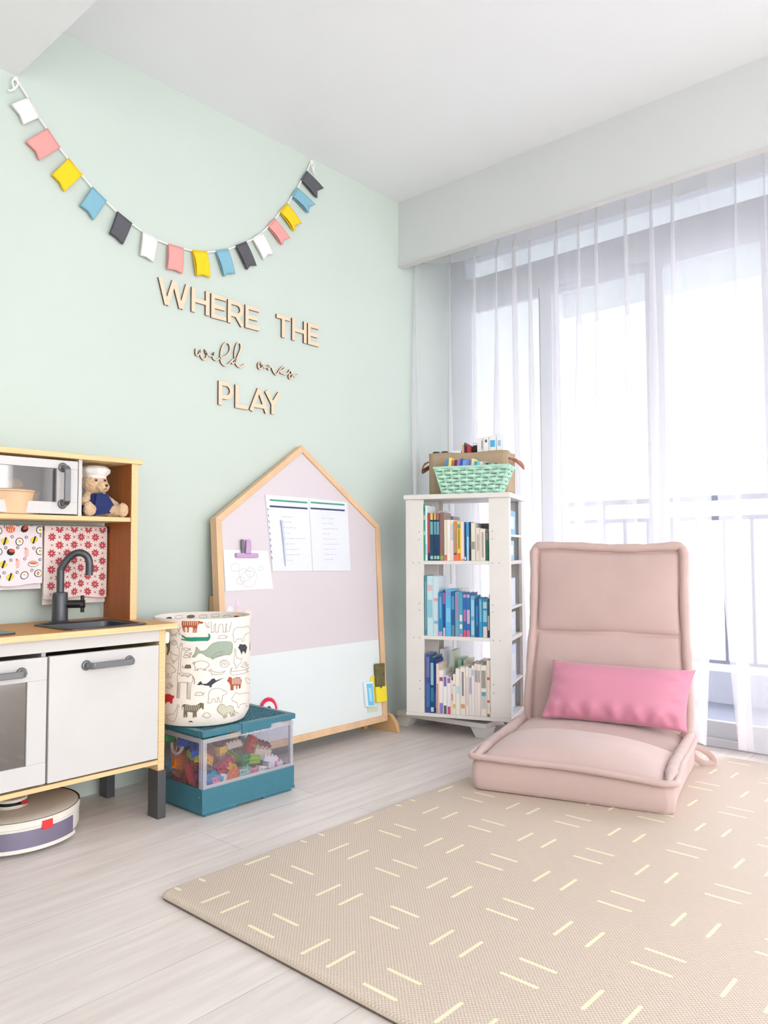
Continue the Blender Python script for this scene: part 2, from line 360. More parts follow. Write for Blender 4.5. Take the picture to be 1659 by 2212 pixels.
# ------------------------------------------------------------ bunting
FELT={'w':cm('#f0ebe8',.95,bump=(400,.3)),'p':cm('#f0a39d',.95,bump=(400,.3)),'y':cm('#fbd022',.95,bump=(400,.3)),'b':cm('#85b6c8',.95,bump=(400,.3)),'g':cm('#5d5c62',.95,bump=(400,.3))}
FL=[[(1.036,2.250),(1.072,2.200),(1.021,2.155),(1.009,2.183),(0.981,2.203)],[(1.097,2.175),(1.141,2.128),(1.073,2.059),(1.061,2.085),(1.029,2.103)],
[(1.169,2.103),(1.218,2.064),(1.157,1.986),(1.141,2.012),(1.114,2.027)],[(1.254,2.036),(1.306,2.005),(1.260,1.923),(1.239,1.948),(1.211,1.957)],
[(1.346,1.981),(1.403,1.957),(1.369,1.871),(1.345,1.888),(1.318,1.896)],[(1.445,1.944),(1.507,1.930),(1.490,1.842),(1.461,1.853),(1.436,1.852)],
[(1.549,1.927),(1.614,1.930),(1.612,1.832),(1.578,1.838),(1.545,1.831)],[(1.653,1.933),(1.719,1.947),(1.735,1.850),(1.699,1.853),(1.671,1.838)],
[(1.760,1.961),(1.818,1.986),(1.853,1.896),(1.819,1.890),(1.798,1.872)],[(1.855,2.009),(1.908,2.042),(1.960,1.959),(1.926,1.951),(1.910,1.928)],
[(1.940,2.063),(1.990,2.107),(2.048,2.033),(2.017,2.022),(1.997,1.993)],[(2.020,2.141),(2.057,2.185),(2.141,2.128),(2.103,2.111),(2.094,2.083)],
[(2.083,2.222),(2.126,2.272),(2.204,2.212),(2.166,2.192),(2.160,2.162)],[(2.151,2.314),(2.182,2.361),(2.285,2.323),(2.245,2.301),(2.242,2.269)],
[(2.204,2.402),(2.237,2.455),(2.336,2.414),(2.295,2.388),(2.295,2.354)]]
FC='wpybgwpybgwpybg'; FN={'w':'cream white','p':'salmon pink','y':'bright yellow','b':'dusty blue','g':'charcoal grey'}
bt=thing('bunting_garland','felt pennant bunting in cream, pink, yellow, blue and grey strung on the mint wall','bunting',(1.63,-.012,1.83))
sp=[(.995,2.298)]
for q in FL: sp+=[q[0],q[1]]
sp.append((2.262,2.511))
obj('string',MB().tube([(a,-.012,b) for a,b in sp],.0030,6),cm('#f2efe9',.9),bt)
rr=random.Random(2)
for q,c in zip(FL,FC):
    a,b_,t2,nt_,t1=[Vector(p) for p in q]; ph=rr.uniform(0,3); curl=rr.uniform(.004,.010)
    def fp(u,v,back,a=a,b_=b_,t2=t2,nt_=nt_,t1=t1,ph=ph,curl=curl):
        # u across, v down; swallow tail at v=1
        e=(t1.lerp(nt_,u*2) if u<.5 else nt_.lerp(t2,u*2-1)); p=a.lerp(b_,u).lerp(e,v)
        return (p.x,-.012-(.0025 if not back else -.003)-curl*math.sin(v*2.6+.2)*(.35 if back else 1)*(1+.5*math.sin(u*3+ph)),p.y)
    mb=MB(); mb.grid(8,8,lambda u,v:fp(u,v,0)); mb.grid(8,8,lambda u,v:fp(.02+u*.96,v*.985,1))
    mb.tube([(a.x,-.0125,a.y),(b_.x,-.0125,b_.y)],.0034,8)
    o=obj('felt_flag',mb,FELT[c],bt,label=FN[c]+' felt flag with swallow tail',angle=180)
    sm=o.modifiers.new('thick','SOLIDIFY'); sm.thickness=.0014; sm.offset=0
for x,z,s in ((.995,2.298,1),(2.262,2.511,-1)):
    obj('string_bow',MB().tube(catmull([(x,-.012,z),(x-.012*s,-.02,z-.02),(x-.004*s,-.016,z-.045)],5),.003,6).tube(catmull([(x,-.012,z),(x+.004*s,-.02,z-.025),(x-.016*s,-.018,z-.052),(x-.022*s,-.014,z-.05)],5),.0028,6).ell((x,-.014,z-.004),(.007,.006,.007),8,6),cm('#f6f3ee',.9),bt)
# ------------------------------------------------------------ wall letters
MAPLE=mat('maple_veneer','#ecd0b3',.6,noise=(8,.06,(1,1,10))); BURNT=mat('laser_cut_edge','#5a3f33',.7)
def wmap(u,v,d): return (u,-d,v)
def letter(name,label,strokes,w=.0165,cat='letter',dep=(.002,.009),parent=None,group='plywood wall lettering'):
    mb=MB()
    for i,s in enumerate(strokes):
        e=i*.00004; stroke(mb,s,w,wmap,dep[0],dep[1]+e)
    o=obj(name,mb,[MAPLE,BURNT],parent,smooth=False)
    return tag(o,label,cat,group)
h=.0165/2
def Lbox(x0,x1,z0,z1,ch):
    a,b_,c,d=x0+h,x1-h,z0+h,z1-h; m_=(z0+z1)/2
    if ch=='W': t=(x1-x0); return [[(x0+.008,z1),(x0+t*.27,z0)],[(x0+t*.27,z0),(x0+t*.5,z1)],[(x0+t*.5,z1),(x0+t*.73,z0)],[(x0+t*.73,z0),(x1-.008,z1)]]
    if ch=='H': return [[(a,z0),(a,z1)],[(b_,z0),(b_,z1)],[(a,m_),(b_,m_)]]
    if ch=='E': return [[(a,z0),(a,z1)],[(a,c),(x1,c)],[(a,m_),(x1-.008,m_)],[(a,d),(x1,d)]]
    if ch=='T': return [[(x0,d),(x1,d)],[((x0+x1)/2,z0),((x0+x1)/2,d)]]
    if ch=='L': return [[(a,z0),(a,z1)],[(a,c),(x1,c)]]
    if ch in 'RP':
        k=z1-(z1-z0)*(.64 if ch=='P' else .60); R=(d-k)/2; cx=x1-h-R-(.004 if ch=='R' else 0)
        arc=[(cx+R*math.sin(PI*i/14),k+R-R*math.cos(PI*i/14)) for i in range(15)]
        o=[[(a,z0),(a,z1)],[(a,k)]+arc+[(a,d)]]
        if ch=='R': o.append([(x0+(x1-x0)*.52,k),(x1-.008,z0)])
        return o
    if ch=='A': mx=(x0+x1)/2; return [[(x0+.008,z0),(mx,z1)],[(mx,z1),(x1-.008,z0)],[(x0+(x1-x0)*.2,z0+.024),(x1-(x1-x0)*.2,z0+.024)]]
    if ch=='Y': mx=(x0+x1)/2; return [[(x0+.008,z1),(mx,z0+.042)],[(x1-.008,z1),(mx,z0+.042)],[(mx,z0),(mx,z0+.048)]]
LT=[('W',1.514,1.647,1.703,1.799,'wooden letter W, the first letter of WHERE on the mint wall'),('H',1.656,1.736,1.703,1.797,'wooden letter H, second letter of WHERE on the mint wall'),
('E',1.745,1.816,1.700,1.795,'wooden letter E between H and R of WHERE'),('R',1.823,1.903,1.698,1.791,'wooden letter R, fourth letter of WHERE'),('E',1.909,1.980,1.696,1.790,'wooden letter E that ends the word WHERE'),
('T',2.071,2.145,1.696,1.789,'wooden letter T that starts the word THE'),('H',2.157,2.240,1.696,1.791,'wooden letter H in the middle of the word THE'),('E',2.247,2.313,1.696,1.789,'wooden letter E that ends the word THE, nearest the corner'),
('P',1.782,1.852,1.367,1.461,'wooden letter P that starts the word PLAY'),('L',1.862,1.926,1.366,1.459,'wooden letter L, second letter of PLAY'),('A',1.932,2.030,1.365,1.458,'wooden letter A, third letter of PLAY'),('Y',2.010,2.096,1.365,1.457,'wooden letter Y that ends the word PLAY')]
for ch,x0,x1,z0,z1,lb in LT: letter('wooden_letter',lb,Lbox(x0,x1,z0,z1,ch))
# cursive words, traced as single bent strokes
def zc(u,v): return ZW[0]+0,0
wild=[(25,160),(22,200),(25,245),(50,262),(72,235),(92,190),(88,240),(105,290),(140,322),(175,300),(188,255),(178,215),(160,185),(175,225),(205,255),(245,268),(278,250),(290,225),(272,265),(285,310),(325,330),(375,305),(440,285),(490,250),(525,195),(530,130),(505,80),(465,75),(425,115),(398,190),(390,270),(392,330),(415,385),(455,412),(500,400),(540,360),(580,325),(625,320)]
wild2=[(625,320),(585,322),(560,350),(565,378),(595,368),(625,320),(660,240),(688,170),(690,100),(665,70),(635,90),(610,160),(600,240),(605,320),(618,380),(650,425),(695,432),(750,395)]
ones=[(985,368),(960,375),(952,420),(968,458),(1000,455),(1015,415),(1000,375),(985,368),(1020,425),(1055,440),(1090,430),(1105,412),(1098,450),(1105,470),(1125,450),(1150,430),(1165,470),(1190,520),(1220,545),(1245,525),(1275,475),(1310,440),(1350,430),(1345,455),(1300,490),(1270,500),(1300,525),(1350,540),(1400,525),(1425,480),(1450,520),(1460,570),(1440,605),(1415,600),(1412,560),(1440,545),(1500,570),(1550,545)]
Minv=Matrix((Xc,Yc,Zc))
def pw(u,v):
    X=420+u/6.9125; Y=730+v/6.9125; d=Minv@Vector(((X-cxp)/fpx,-(Y-cyp)/fpx,-1)); s=2.452/d.y; return (d.x*s,.803+d.z*s)
for nm,lb,sts in (('wooden_word','thin cursive plywood word wild under WHERE on the mint wall',[wild,wild2]),('wooden_word','thin cursive plywood word ones, right of wild and above PLAY',[ones])):
    letter(nm,lb,[[tuple(p) for p in catmull([pw(*q) for q in s],4)] for s in sts],w=.0052,cat='word')
# ------------------------------------------------------------ house shaped board
SL=.12/1.19
def bp(x,z,d=0): # point on the leaning board plane, d towards the room
    k=1/math.sqrt(1+SL*SL); return (x,-.15+(z-.05)*SL-d*k,z+d*SL*k)
hb=thing('magnetic_board','house shaped magnetic board with pale wooden frame leaning on the mint wall','board',(2.17,-.15,0))
OUT=[(1.715,.052),(2.592,.050),(2.640,.915),(2.189,1.245),(1.730,.925)]; INN=[(1.740,.078),(2.566,.076),(2.612,.904),(2.189,1.216),(1.756,.914)]
names=['frame_bottom','frame_right','frame_right_roof','frame_left_roof','frame_left']
for i in range(5):
    j=(i+1)%5
    obj(('frame_rail','frame_stile','frame_roof_rail','frame_roof_rail','frame_stile')[i],MB().prism([OUT[i],OUT[j],INN[j],INN[i]],lambda u,v,d:bp(u,v,d),-.030,.008),BEECH,hb,bevel=.0015)
zs=.405
obj('upper_panel',MB().prism([(1.742,zs),(2.580,zs),(2.612,.904),(2.189,1.216),(1.756,.914)],bp,-.010,0),mat('lilac_grey_board','#d9cfd3',.3,noise=(2,.01)),hb,label='lilac upper panel')
obj('lower_panel',MB().prism([(1.740,.078),(2.566,.076),(2.580,zs),(1.742,zs)],bp,-.010,0),mat('white_board','#e3e9e8',.25,noise=(2,.01)),hb,label='white lower panel')
foot=[(-.205,0),(-.03,0),(-.03,.05),(-.045,.075),(-.10,.085),(-.16,.075),(-.19,.045)]
for x in (2.607,1.690): obj('foot',MB().prism(foot,lambda u,v,d,x=x:(x+d,u,v),0,.018),mat('foot_beech','#d9b07c',.5),hb,bevel=.003)
obj('rear_leg',MB().box(1.738,-.045,0,1.762,-.02,.635),mat('leg_beech','#cfa572',.5),hb,bevel=.003)
obj('rear_leg',MB().box(2.56,-.045,0,2.584,-.02,.635),mat('leg_beech','#cfa572',.5),hb,bevel=.003)
PAPER=mat('white_paper','#e4e6ec',.7); PAPER2=mat('drawing_paper','#ebebeb',.75); PENC=cm('#b3b0b8',.8); GB=cm('#3f9b80',.6); NB=cm('#2f3a66',.6); INK=cm('#a9b2c6',.8)
def bm_(off): return lambda u,v:bp(u,v,off)
def sheet(name,label,cat,pts,off=.004,deco=None,mats=(PAPER,),parts=(),grp=None):
    mb=MB().prism(pts,bp,.0006,off)
    if deco: deco(mb)
    return tag(obj(name,mb,list(mats),smooth=False),label,cat,grp)
for (pts,lb,b0,b1,sp_) in (([(1.991,.722),(2.204,.719),(2.209,1.024),(1.977,1.026)],'left planner sheet with green and navy bars and a pen clipped on, on the board',(2.000,2.198),(1.993,2.197),1),
                   ([(2.206,.719),(2.430,.714),(2.441,1.016),(2.211,1.024)],'right planner sheet with green and navy bars beside the left one on the board',(2.221,2.419),(2.218,2.417),0)):
    def deco(mb,b0=b0,sp_=sp_):
        z=1.0055; mb.line([(b0[0],z),(b0[1],z-.002)],.007,bm_(.0046),1); mb.line([(b0[0]-.003,z-.025),(b0[1]-.001,z-.027)],.007,bm_(.0046),2)
        rr=random.Random(7+sp_)
        for i in range(9):
            zz=.94-.022*i; xx=b0[0]+.055
            for k in range(rr.randint(3,7)):
                L=rr.uniform(.006,.016); mb.line([(xx,zz),(xx+L,zz+rr.uniform(-.001,.001))],.0018,bm_(.0046),3); xx+=L+.006
        if sp_:
            for i in range(9): mb.line([(1.984+.0012*i*.6,.97-.024*i),(1.986+.0012*i*.6,.963-.024*i)],.003,bm_(.0046),2)
    q=sheet('planner_sheet',lb,'paper',pts,.004,deco,(PAPER,GB,NB,INK),grp='planner sheets on the board')
    if sp_: obj('pen',MB().tube([bp(2.047,.925,.010),bp(2.052,.86,.010),bp(2.055,.74,.009)],[.0042,.0038,.0018],8),cm('#b8c2dc',.3),q,label='thin pale pen')
def deco(mb):
    rr=random.Random(3)
    for cx,cz,R in ((1.85,.71,.03),(1.88,.72,.022),(1.83,.69,.018),(1.93,.735,.012),(1.81,.74,.02),(1.87,.695,.04)):
        mb.line([(cx+R*math.cos(t*.6)*(1+rr.uniform(-.2,.2)),cz+R*.8*math.sin(t*.6)) for t in range(11)],.0011,bm_(.0046),1)
sheet('drawing_sheet','white sheet with a faint pencil drawing at the left edge of the board','drawing',[(1.759,.653),(1.988,.653),(1.972,.802),(1.758,.807)],.004,deco,(PAPER2,PENC))
cl=thing('bulldog_clip','translucent lilac clip holding the pencil drawing on the board','clip',bp(1.862,.785))
LIL=clear('lilac_acrylic','#dba6dd',.35,rough=.15,milky=.7)
obj('jaw',MB().prism([(1.81,.777),(1.915,.775),(1.917,.792),(1.809,.794)],bp,.005,.016),LIL,cl,bevel=.003)
obj('lever',MB().prism([(1.852,.790),(1.877,.790),(1.880,.838),(1.872,.845),(1.858,.844)],bp,.012,.020),LIL,cl,bevel=.002)
obj('spring',MB().prism([(1.838,.790),(1.850,.790),(1.851,.845),(1.839,.846)],bp,.006,.014),METAL,cl,bevel=.002)
for (x,z,wd,hh,lb,c1,c2) in ((1.775,.580,.032,.038,'pale pink cloud sticker on the lilac board, left of its row','#f4dfe6','#f5e9dc'),(1.812,.585,.026,.052,'tall pointed lilac sticker between two round ones on the board','#e3d3ee','#f2c8b8'),(1.858,.560,.042,.042,'round peach and pink sticker lowest and right in its row','#f3d5d8','#f6dcb0')):
    pts=[(x+wd/2*math.cos(t*PI/5)*(1 if wd>.03 else .9),z+hh/2*math.sin(t*PI/5)*(1+.25*(t==2 or t==3)*(wd<.03))) for t in range(10)]
    o=MB().prism(pts,bp,.0005,.0016); o.fill([(x+(p[0]-x)*.6,z+(p[1]-z)*.6) for p in pts],bm_(.0020),1,maxe=.1)
    tag(obj('wall_sticker',o,[cm(c1,.4),cm(c2,.4)],smooth=False),lb,'sticker','pastel stickers on the board')
# round badge with scalloped red rim
bx,bz=1.928,.197
bd=thing('photo_badge','round photo badge with a red scalloped rim above the crate, low on the board','badge',bp(bx,bz))
sc=[(bx+(.043+.004*math.cos(18*t*PI/72*2))*math.cos(t*PI/72),bz+(.043+.004*math.cos(36*t*PI/72))*math.sin(t*PI/72)) for t in range(144)]
obj('rim',MB().prism(sc,bp,.001,.005),cm('#e0284a',.4),bd,smooth=False)
obj('photo_disc',MB().prism([(bx+.031*math.cos(t*PI/18),bz+.031*math.sin(t*PI/18)) for t in range(36)],bp,.005,.0065),PAPER,bd,smooth=False)
mb=MB(); mb.fill([(bx+.0125*math.cos(t*PI/9),bz-.004+.018*math.sin(t*PI/9)) for t in range(18)],bm_(.0070),0,maxe=.1)
mb.fill([(bx+.0075*math.cos(t*PI/9),bz-.005+.010*math.sin(t*PI/9)) for t in range(18)],bm_(.0075),1,maxe=.1); mb.fill([(bx-.018,bz-.028),(bx+.018,bz-.028),(bx+.012,bz-.016),(bx-.012,bz-.016)],bm_(.0073),2,maxe=.1)
obj('portrait',mb,[cm('#3a2c2a',.7),cm('#e2b59d',.7),cm('#8d3a4a',.7)],bd,smooth=False)
# things at the lower right of the board
q=thing('eraser_pack','light blue and white pack stuck at the lower right of the board','pack',bp(2.484,.125))
obj('pack',MB().prism([(2.457,.129),(2.512,.121),(2.510,.230),(2.455,.233)],bp,.001,.014),cm('#e9f1f2',.5),q,bevel=.002)
obj('pack_label',MB().prism([(2.468,.133),(2.506,.128),(2.504,.222),(2.466,.225)],bp,.014,.0155),cm('#74c6e8',.5),q,label='sky blue label')
obj('window',MB().prism([(2.478,.15),(2.492,.148),(2.490,.205),(2.476,.207)],bp,.0155,.0165),cm('#b7e0f1',.5),q)
q=thing('sticky_note_pad','bright yellow holder with a notched top beside the blue pack on the board','holder',bp(2.55,.137))
obj('holder_front',MB().prism([(2.517,.138),(2.583,.135),(2.586,.200),(2.562,.203),(2.553,.192),(2.543,.203),(2.519,.205)],bp,.002,.022),cm('#f6df35',.5),q,bevel=.002)
obj('holder_back',MB().prism([(2.505,.205),(2.58,.203),(2.57,.252),(2.515,.253),(2.503,.24)],bp,.001,.004),cm('#f2dd55',.5),q,bevel=.001)
tag(obj('felt_eraser',MB().prism([(2.527,.185),(2.580,.185),(2.592,.300),(2.532,.303)],bp,.0045,.018),mat('olive_felt','#6b6542',.95,noise=(60,.25)),bevel=.004),'dark olive felt eraser standing in the yellow holder on the board','eraser')
tag(obj('paper_scrap',MB().prism([(2.473,.100),(2.537,.098),(2.539,.121),(2.475,.128)],bp,.0006,.0025),cm('#cfd8c2',.7),smooth=False),'small pale green printed scrap under the blue pack on the board','paper')
# ------------------------------------------------------------ toy kitchen
KX0,KX1=.608,1.328; KF,KB=-.374,-.034
kt=thing('play_kitchen','childrens wooden play kitchen with white fronts against the mint wall','play kitchen',(.968,-.2,0))
for x in (KX0,KX1-.022):
    obj('side_panel',MB().box(x,KF,.139,x+.022,KB,.568),PLYTOP,kt,bevel=.0015)
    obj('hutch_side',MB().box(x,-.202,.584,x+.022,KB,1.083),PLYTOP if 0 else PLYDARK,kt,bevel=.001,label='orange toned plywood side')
    obj('hutch_edge',MB().box(x-.0004,-.2045,.584,x+.0224,-.2018,1.083),PLYTOP,kt)
    for y0,y1 in ((KF-.006,KF+.050),(KB-.046,KB+.004)):
        obj('leg',MB().box(x-.003,y0,0,x+.025,y1,.142),DARK,kt,bevel=.002)
obj('worktop',MB().box(KX0-.022,-.405,.568,KX1+.022,-.03,.5835),[PLYTOP],kt,bevel=.0015)
obj('worktop_surface',MB().box(KX0-.021,-.404,.5836,KX1+.021,-.031,.5842),PLYFACE,kt)
obj('base_board',MB().box(KX0+.022,KF,.162,KX1-.022,KB,.175),PLYTOP,kt,bevel=.001)
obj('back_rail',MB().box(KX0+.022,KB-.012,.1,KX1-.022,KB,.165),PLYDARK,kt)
obj('hutch_top',MB().box(KX0-.014,-.212,1.083,KX1+.014,-.03,1.099),PLYTOP,kt,bevel=.0015)
obj('hutch_shelf',MB().box(KX0+.022,-.200,.897,KX1-.022,KB,.911),PLYTOP,kt,bevel=.001)
obj('hutch_divider',MB().box(1.130,-.200,.911,1.141,KB,1.083),WHITE,kt)
obj('fascia',MB().box(KX0+.022,KF,.530,KX1-.022,KF+.014,.5675),WHITE,kt,bevel=.001)
obj('partition',MB().box(.955,KF+.018,.175,.967,KB,.53),WHITE,kt)
obj('back_panel',MB().box(KX0+.022,KB-.006,.175,KX1-.022,KB,.53),cm('#55493f',.7),kt)
obj('microwave_shade_panel',MB().box(KX0+.022,KB-.006,.911,1.130,KB,1.083),cm('#a7a2a0',.6),kt)  # grey panel added; the interior shade and reflection are put into its colour
def handle(par,p,q,out=.030,w=.0175,label=None):
    """bar handle between round rosettes p and q, standing out towards -y"""
    p=Vector(p);q=Vector(q);d=(q-p).normalized(); s=d.cross(Vector((0,1,0))); mb=MB()
    for c in (p,q): mb.lathe(c,[(.0145,0),(.0145,.003),(.011,.006)],20,0,(0,-1,0)); mb.cyl(c,c+Vector((0,-out*.7,0)),.0075,14)
    path=[p+Vector((0,-out*.45,0))-d*.002,p+Vector((0,-out*.8,0))+d*.002,p+Vector((0,-out,0))+d*.008,q+Vector((0,-out,0))-d*.008,q+Vector((0,-out*.8,0))-d*.002,q+Vector((0,-out*.45,0))+d*.002]
    n=len(path); vs=[];fs=[]
    for i,c in enumerate(path):
        t=(path[min(i+1,n-1)]-path[max(i-1,0)]).normalized(); nn=t.cross(s).normalized()
        for a,b_ in ((1,1),(-1,1),(-1,-1),(1,-1)): vs.append(c+s*(w/2*a)+nn*(.0045*b_))
    for i in range(n-1):
        for k in range(4): fs.append((i*4+k,i*4+(k+1)%4,i*4+4+(k+1)%4,i*4+4+k))
    fs+=[(3,2,1,0),tuple(4*(n-1)+k for k in range(4))]; mb.add(vs,fs)
    return obj('handle',mb,METAL,par,bevel=.0015)
d=obj('cabinet_door',MB().box(.968,KF-.004,.180,1.303,KF+.012,.519),WHITE,kt,bevel=.002); handle(d,(1.072,KF-.004,.484),(1.204,KF-.004,.484))
# oven door with window
F=MB(); x0,x1=.632,.962; zb,zt=.182,.519; wx0,wx1,wz0,wz1=.690,.906,.238,.458
ov=obj('oven_door',F.box(x0,KF-.004,wz1,x1,KF+.012,zt).box(x0,KF-.004,zb,x1,KF+.012,wz0).box(x0,KF-.004,wz0,wx0,KF+.012,wz1).box(wx1+.004,KF-.0035,wz0,x1,KF+.012,wz1),WHITE,kt,bevel=.0012)
obj('oven_glass',MB().box(wx0,KF+.002,wz0,wx1+.003,KF+.005,wz1),clear('dark_acrylic','#6d6660',.6,rough=.05,milky=.3),ov); handle(ov,(.74,KF-.004,.484),(.893,KF-.004,.484))
mb=MB()
for i in range(12): mb.cyl((.635+.029*i,KF+.03,.338),(.635+.029*i,KB-.02,.338),.0015,6)
mb.box(.632,KF+.025,.335,.952,KF+.031,.342).box(.632,KB-.02,.335,.952,KB-.014,.342)
obj('oven_rack',mb,cm('#d8d6d2',.4),kt)
# microwave door with window
F=MB(); x0,x1=.632,1.126; zb,zt=.9145,1.0755; wx0,wx1,wz0,wz1=.70,1.062,.950,1.050
mw=obj('microwave_door',F.box(x0,-.204,wz1,x1,-.192,zt).box(x0,-.204,zb,x1,-.192,wz0).box(x0,-.204,wz0,wx0,-.192,wz1).box(wx1,-.2035,wz0,x1,-.192,wz1),WHITE,kt,bevel=.0012)
obj('microwave_glass',MB().box(wx0,-.198,wz0,wx1,-.196,wz1),clear('grey_acrylic','#e8e4e2',.82,rough=.03,milky=.2),mw)
o=handle(mw,(1.078,-.204,1.054),(1.078,-.204,.944),out=.032)
# sink, tap, hob, rail, hook
sk=MB(); x0,x1,y0,y1=1.015,1.268,-.385,-.150; zt=.5842
def rrect(x0,x1,y0,y1,r,k=5):
    o=[]
    for cx,cy,a0 in ((x1-r,y1-r,0),(x0+r,y1-r,90),(x0+r,y0+r,180),(x1-r,y0+r,270)):
        for i in range(k+1): a=math.radians(a0+90*i/k); o.append((cx+r*math.cos(a),cy+r*math.sin(a)))
    return o
rings=[(0,.0,.030),(0,.004,.030),(.004,.0055,.028),(.014,.0045,.026),(.020,0,.024),(.028,-.045,.020),(.05,-.05,.01)]
vs=[];n=24
for ins,dz,r in rings: vs+=[(a,b_,zt+dz) for a,b_ in rrect(x0+ins,x1-ins,y0+ins,y1-ins,r)]
fs=[(i*n+k,i*n+(k+1)%n,(i+1)*n+(k+1)%n,(i+1)*n+k) for i in range(len(rings)-1) for k in range(n)]+[tuple(6*n+k for k in range(n))]
# cut the opening in the worktop by rebuilding it as four strips
for nm in ('worktop','worktop_surface'):
    old=[c for c in kt.children if c.name==nm][0]; bpy.data.objects.remove(old)
def wt(name,zlo,zhi,mt,e):
    a0,a1,c0,c1=KX0-.022+e,KX1+.022-e,-.405+e,-.03-e; i=.010
    m_=MB(); hx0,hx1,hy0,hy1=x0+i,x1-i,y0+i,y1-i
    outer=[(a0,c0),(a1,c0),(a1,c1),(a0,c1)]; inner=[(hx0,hy0),(hx1,hy0),(hx1,hy1),(hx0,hy1)]
    V=[(*p,z) for z in (zlo,zhi) for p in outer+inner]; Fs=[]
    for k in range(4):
        k2=(k+1)%4; Fs+=[(k,k2,4+k2,4+k)[::-1],(8+k,8+k2,12+k2,12+k),(k,k2,8+k2,8+k),(4+k,12+k,12+k2,4+k2)]
    m_.add(V,Fs); return obj(name,m_,mt,kt,smooth=False)
wt('worktop',.568,.5835,PLYTOP,0); wt('worktop_surface',.58355,.5843,PLYFACE,.0008)
obj('sink',sk.add(vs,fs),mat('gunmetal','#4a4c50',.3,metal=.5),kt)
tp=obj('tap',MB().lathe((1.122,-.110,.584),[(.030,0),(.029,.004),(.0235,.007),(.0225,.085),(.020,.092),(.0125,.094)],28).tube(catmull([(1.122,-.110,.670),(1.122,-.110,.735),(1.124,-.112,.752),(1.140,-.124,.782),(1.155,-.136,.796),(1.170,-.146,.798),(1.184,-.154,.788),(1.190,-.158,.768),(1.190,-.158,.728)],5),.0112,16),mat('gunmetal_tap','#515357',.35,metal=.4),kt)
kn=MB().cyl((1.138,-.120,.640),(1.182,-.150,.640),.0125,16)
dv=Vector((.83,-.56,0)); pv=Vector((.56,.83,0)); cc=Vector((1.176,-.146,.640))
for ax in (Vector((0,0,1)),pv): kn.cyl(cc-ax*.026,cc+ax*.026,.0058,10)
obj('tap_knob',kn,BLACK,tp)
hbm=MB(); hbm.add([(*p,z) for z in (.5843,.589) for p in rrect(.640,.888,-.365,-.115,.02)],[tuple(range(23,-1,-1)),tuple(range(24,48))]+[(k,(k+1)%24,24+(k+1)%24,24+k) for k in range(24)])
ho=obj('hob',hbm,cm('#3b3d41',.25),kt)
for cx,cy in ((.72,-.18),(.80,-.29)): obj('burner_ring',MB().lathe((cx,cy,.5892),[(.036,0),(.036,.0012),(.030,.0012),(.030,0)],32),cm('#8b8d92',.3),ho)
rl_=obj('towel_rail',MB().cyl((KX0+.022,-.056,.874),(KX1-.022,-.056,.874),.005,12),METAL,kt)
for x in (KX0+.022,KX1-.030): obj('rail_end',MB().box(x,-.066,.864,x+.008,-.046,.884),BLACK,rl_,bevel=.002)
obj('side_hook',MB().box(1.328,-.372,.520,1.344,-.345,.556),cm('#f2f0ee',.4),kt,bevel=.005)
# play food box seen through the microwave window
st=thing('toy_steamer','round pale wooden toy steamer pot with lid inside the microwave','toy pot',(.945,-.12,.911))
obj('pot',MB().lathe((.945,-.118,.911),[(.085,0),(.090,.002),(.094,.060),(.096,.064),(.088,.065)],48),BEECH,st)
obj('lid',MB().lathe((.945,-.118,.976),[(.095,0),(.096,.004),(.090,.007),(.0,.008)],48),BEECH,st)
obj('lid_knob',MB().lathe((.965,-.130,.983),[(.016,0),(.027,.010),(.026,.022),(.016,.033),(0,.036)],24),BEECH,st)
z0=.965; xx=.985; 
q=thing('toy_plate','small white toy plate on the oven rack of the play kitchen','plate',(.80,-.25,.342))
obj('plate',MB().lathe((.80,-.25,.342),[(.045,0),(.05,.002),(.07,.012),(.072,.014),(.066,.013),(.045,.006),(0,.005)],32),cm('#ebe9e4',.3),q)
# ------------------------------------------------------------ towels
def towel(name,label,x0,x1,ztop,zf,zb,mats,deco,grp,seed):
    rr=random.Random(seed); p1,p2=rr.uniform(0,6),rr.uniform(0,6)
    R=.0075; yc=-.056
    def wav(x,z): k=min(1,(ztop-z)/.15); return .0035*k*math.sin(x*60+p1)+.003*k*math.sin(x*33+p2+z*8)
    def sheetp(x,s,off=0):   # s: path length from the front hem, over the rail to the back hem
        Lf=ztop-.008-zf
        if s<Lf: z=zf+s; return (x+.006*math.sin(z*14+p2)*(ztop-z),yc-R-.001-off+wav(x,z),z+.004*math.sin(x*40+p1)*(1-s/Lf))
        t=(s-Lf)/(PI*R)
        if t<1: return (x,yc-(R+.001+off)*math.cos(PI*t),ztop-.008+(R+off)*math.sin(PI*t))
        z=ztop-.008-(s-Lf-PI*R); return (x+.004+.006*math.sin(z*14)*(ztop-z),yc+R+.001+wav(x,z)*.5,z)
    Lf=ztop-.008-zf; tot=Lf+PI*R+(ztop-.008-zb); mb=MB(); nx=26; 
    ss=[Lf*i/22 for i in range(22)]+[Lf+PI*R*i/8 for i in range(8)]+[Lf+PI*R+(tot-Lf-PI*R)*i/22 for i in range(23)]
    vs=[sheetp(x0+(x1-x0)*i/nx,s) for s in ss for i in range(nx+1)]; n=nx+1
    mb.add(vs,[(j*n+i,j*n+i+1,(j+1)*n+i+1,(j+1)*n+i) for j in range(len(ss)-1) for i in range(nx)])
    deco(mb,lambda u,v:sheetp(u,v-zf,.0014) if v<ztop-.009 else sheetp(u,v-zf,.0014))
    o=obj(name,mb,mats,angle=180); tag(o,label,'towel',grp); return o
def clipx(pts,x0,x1,z0,z1): return all(x0<p[0]<x1 and z0<p[1]<z1 for p in pts)
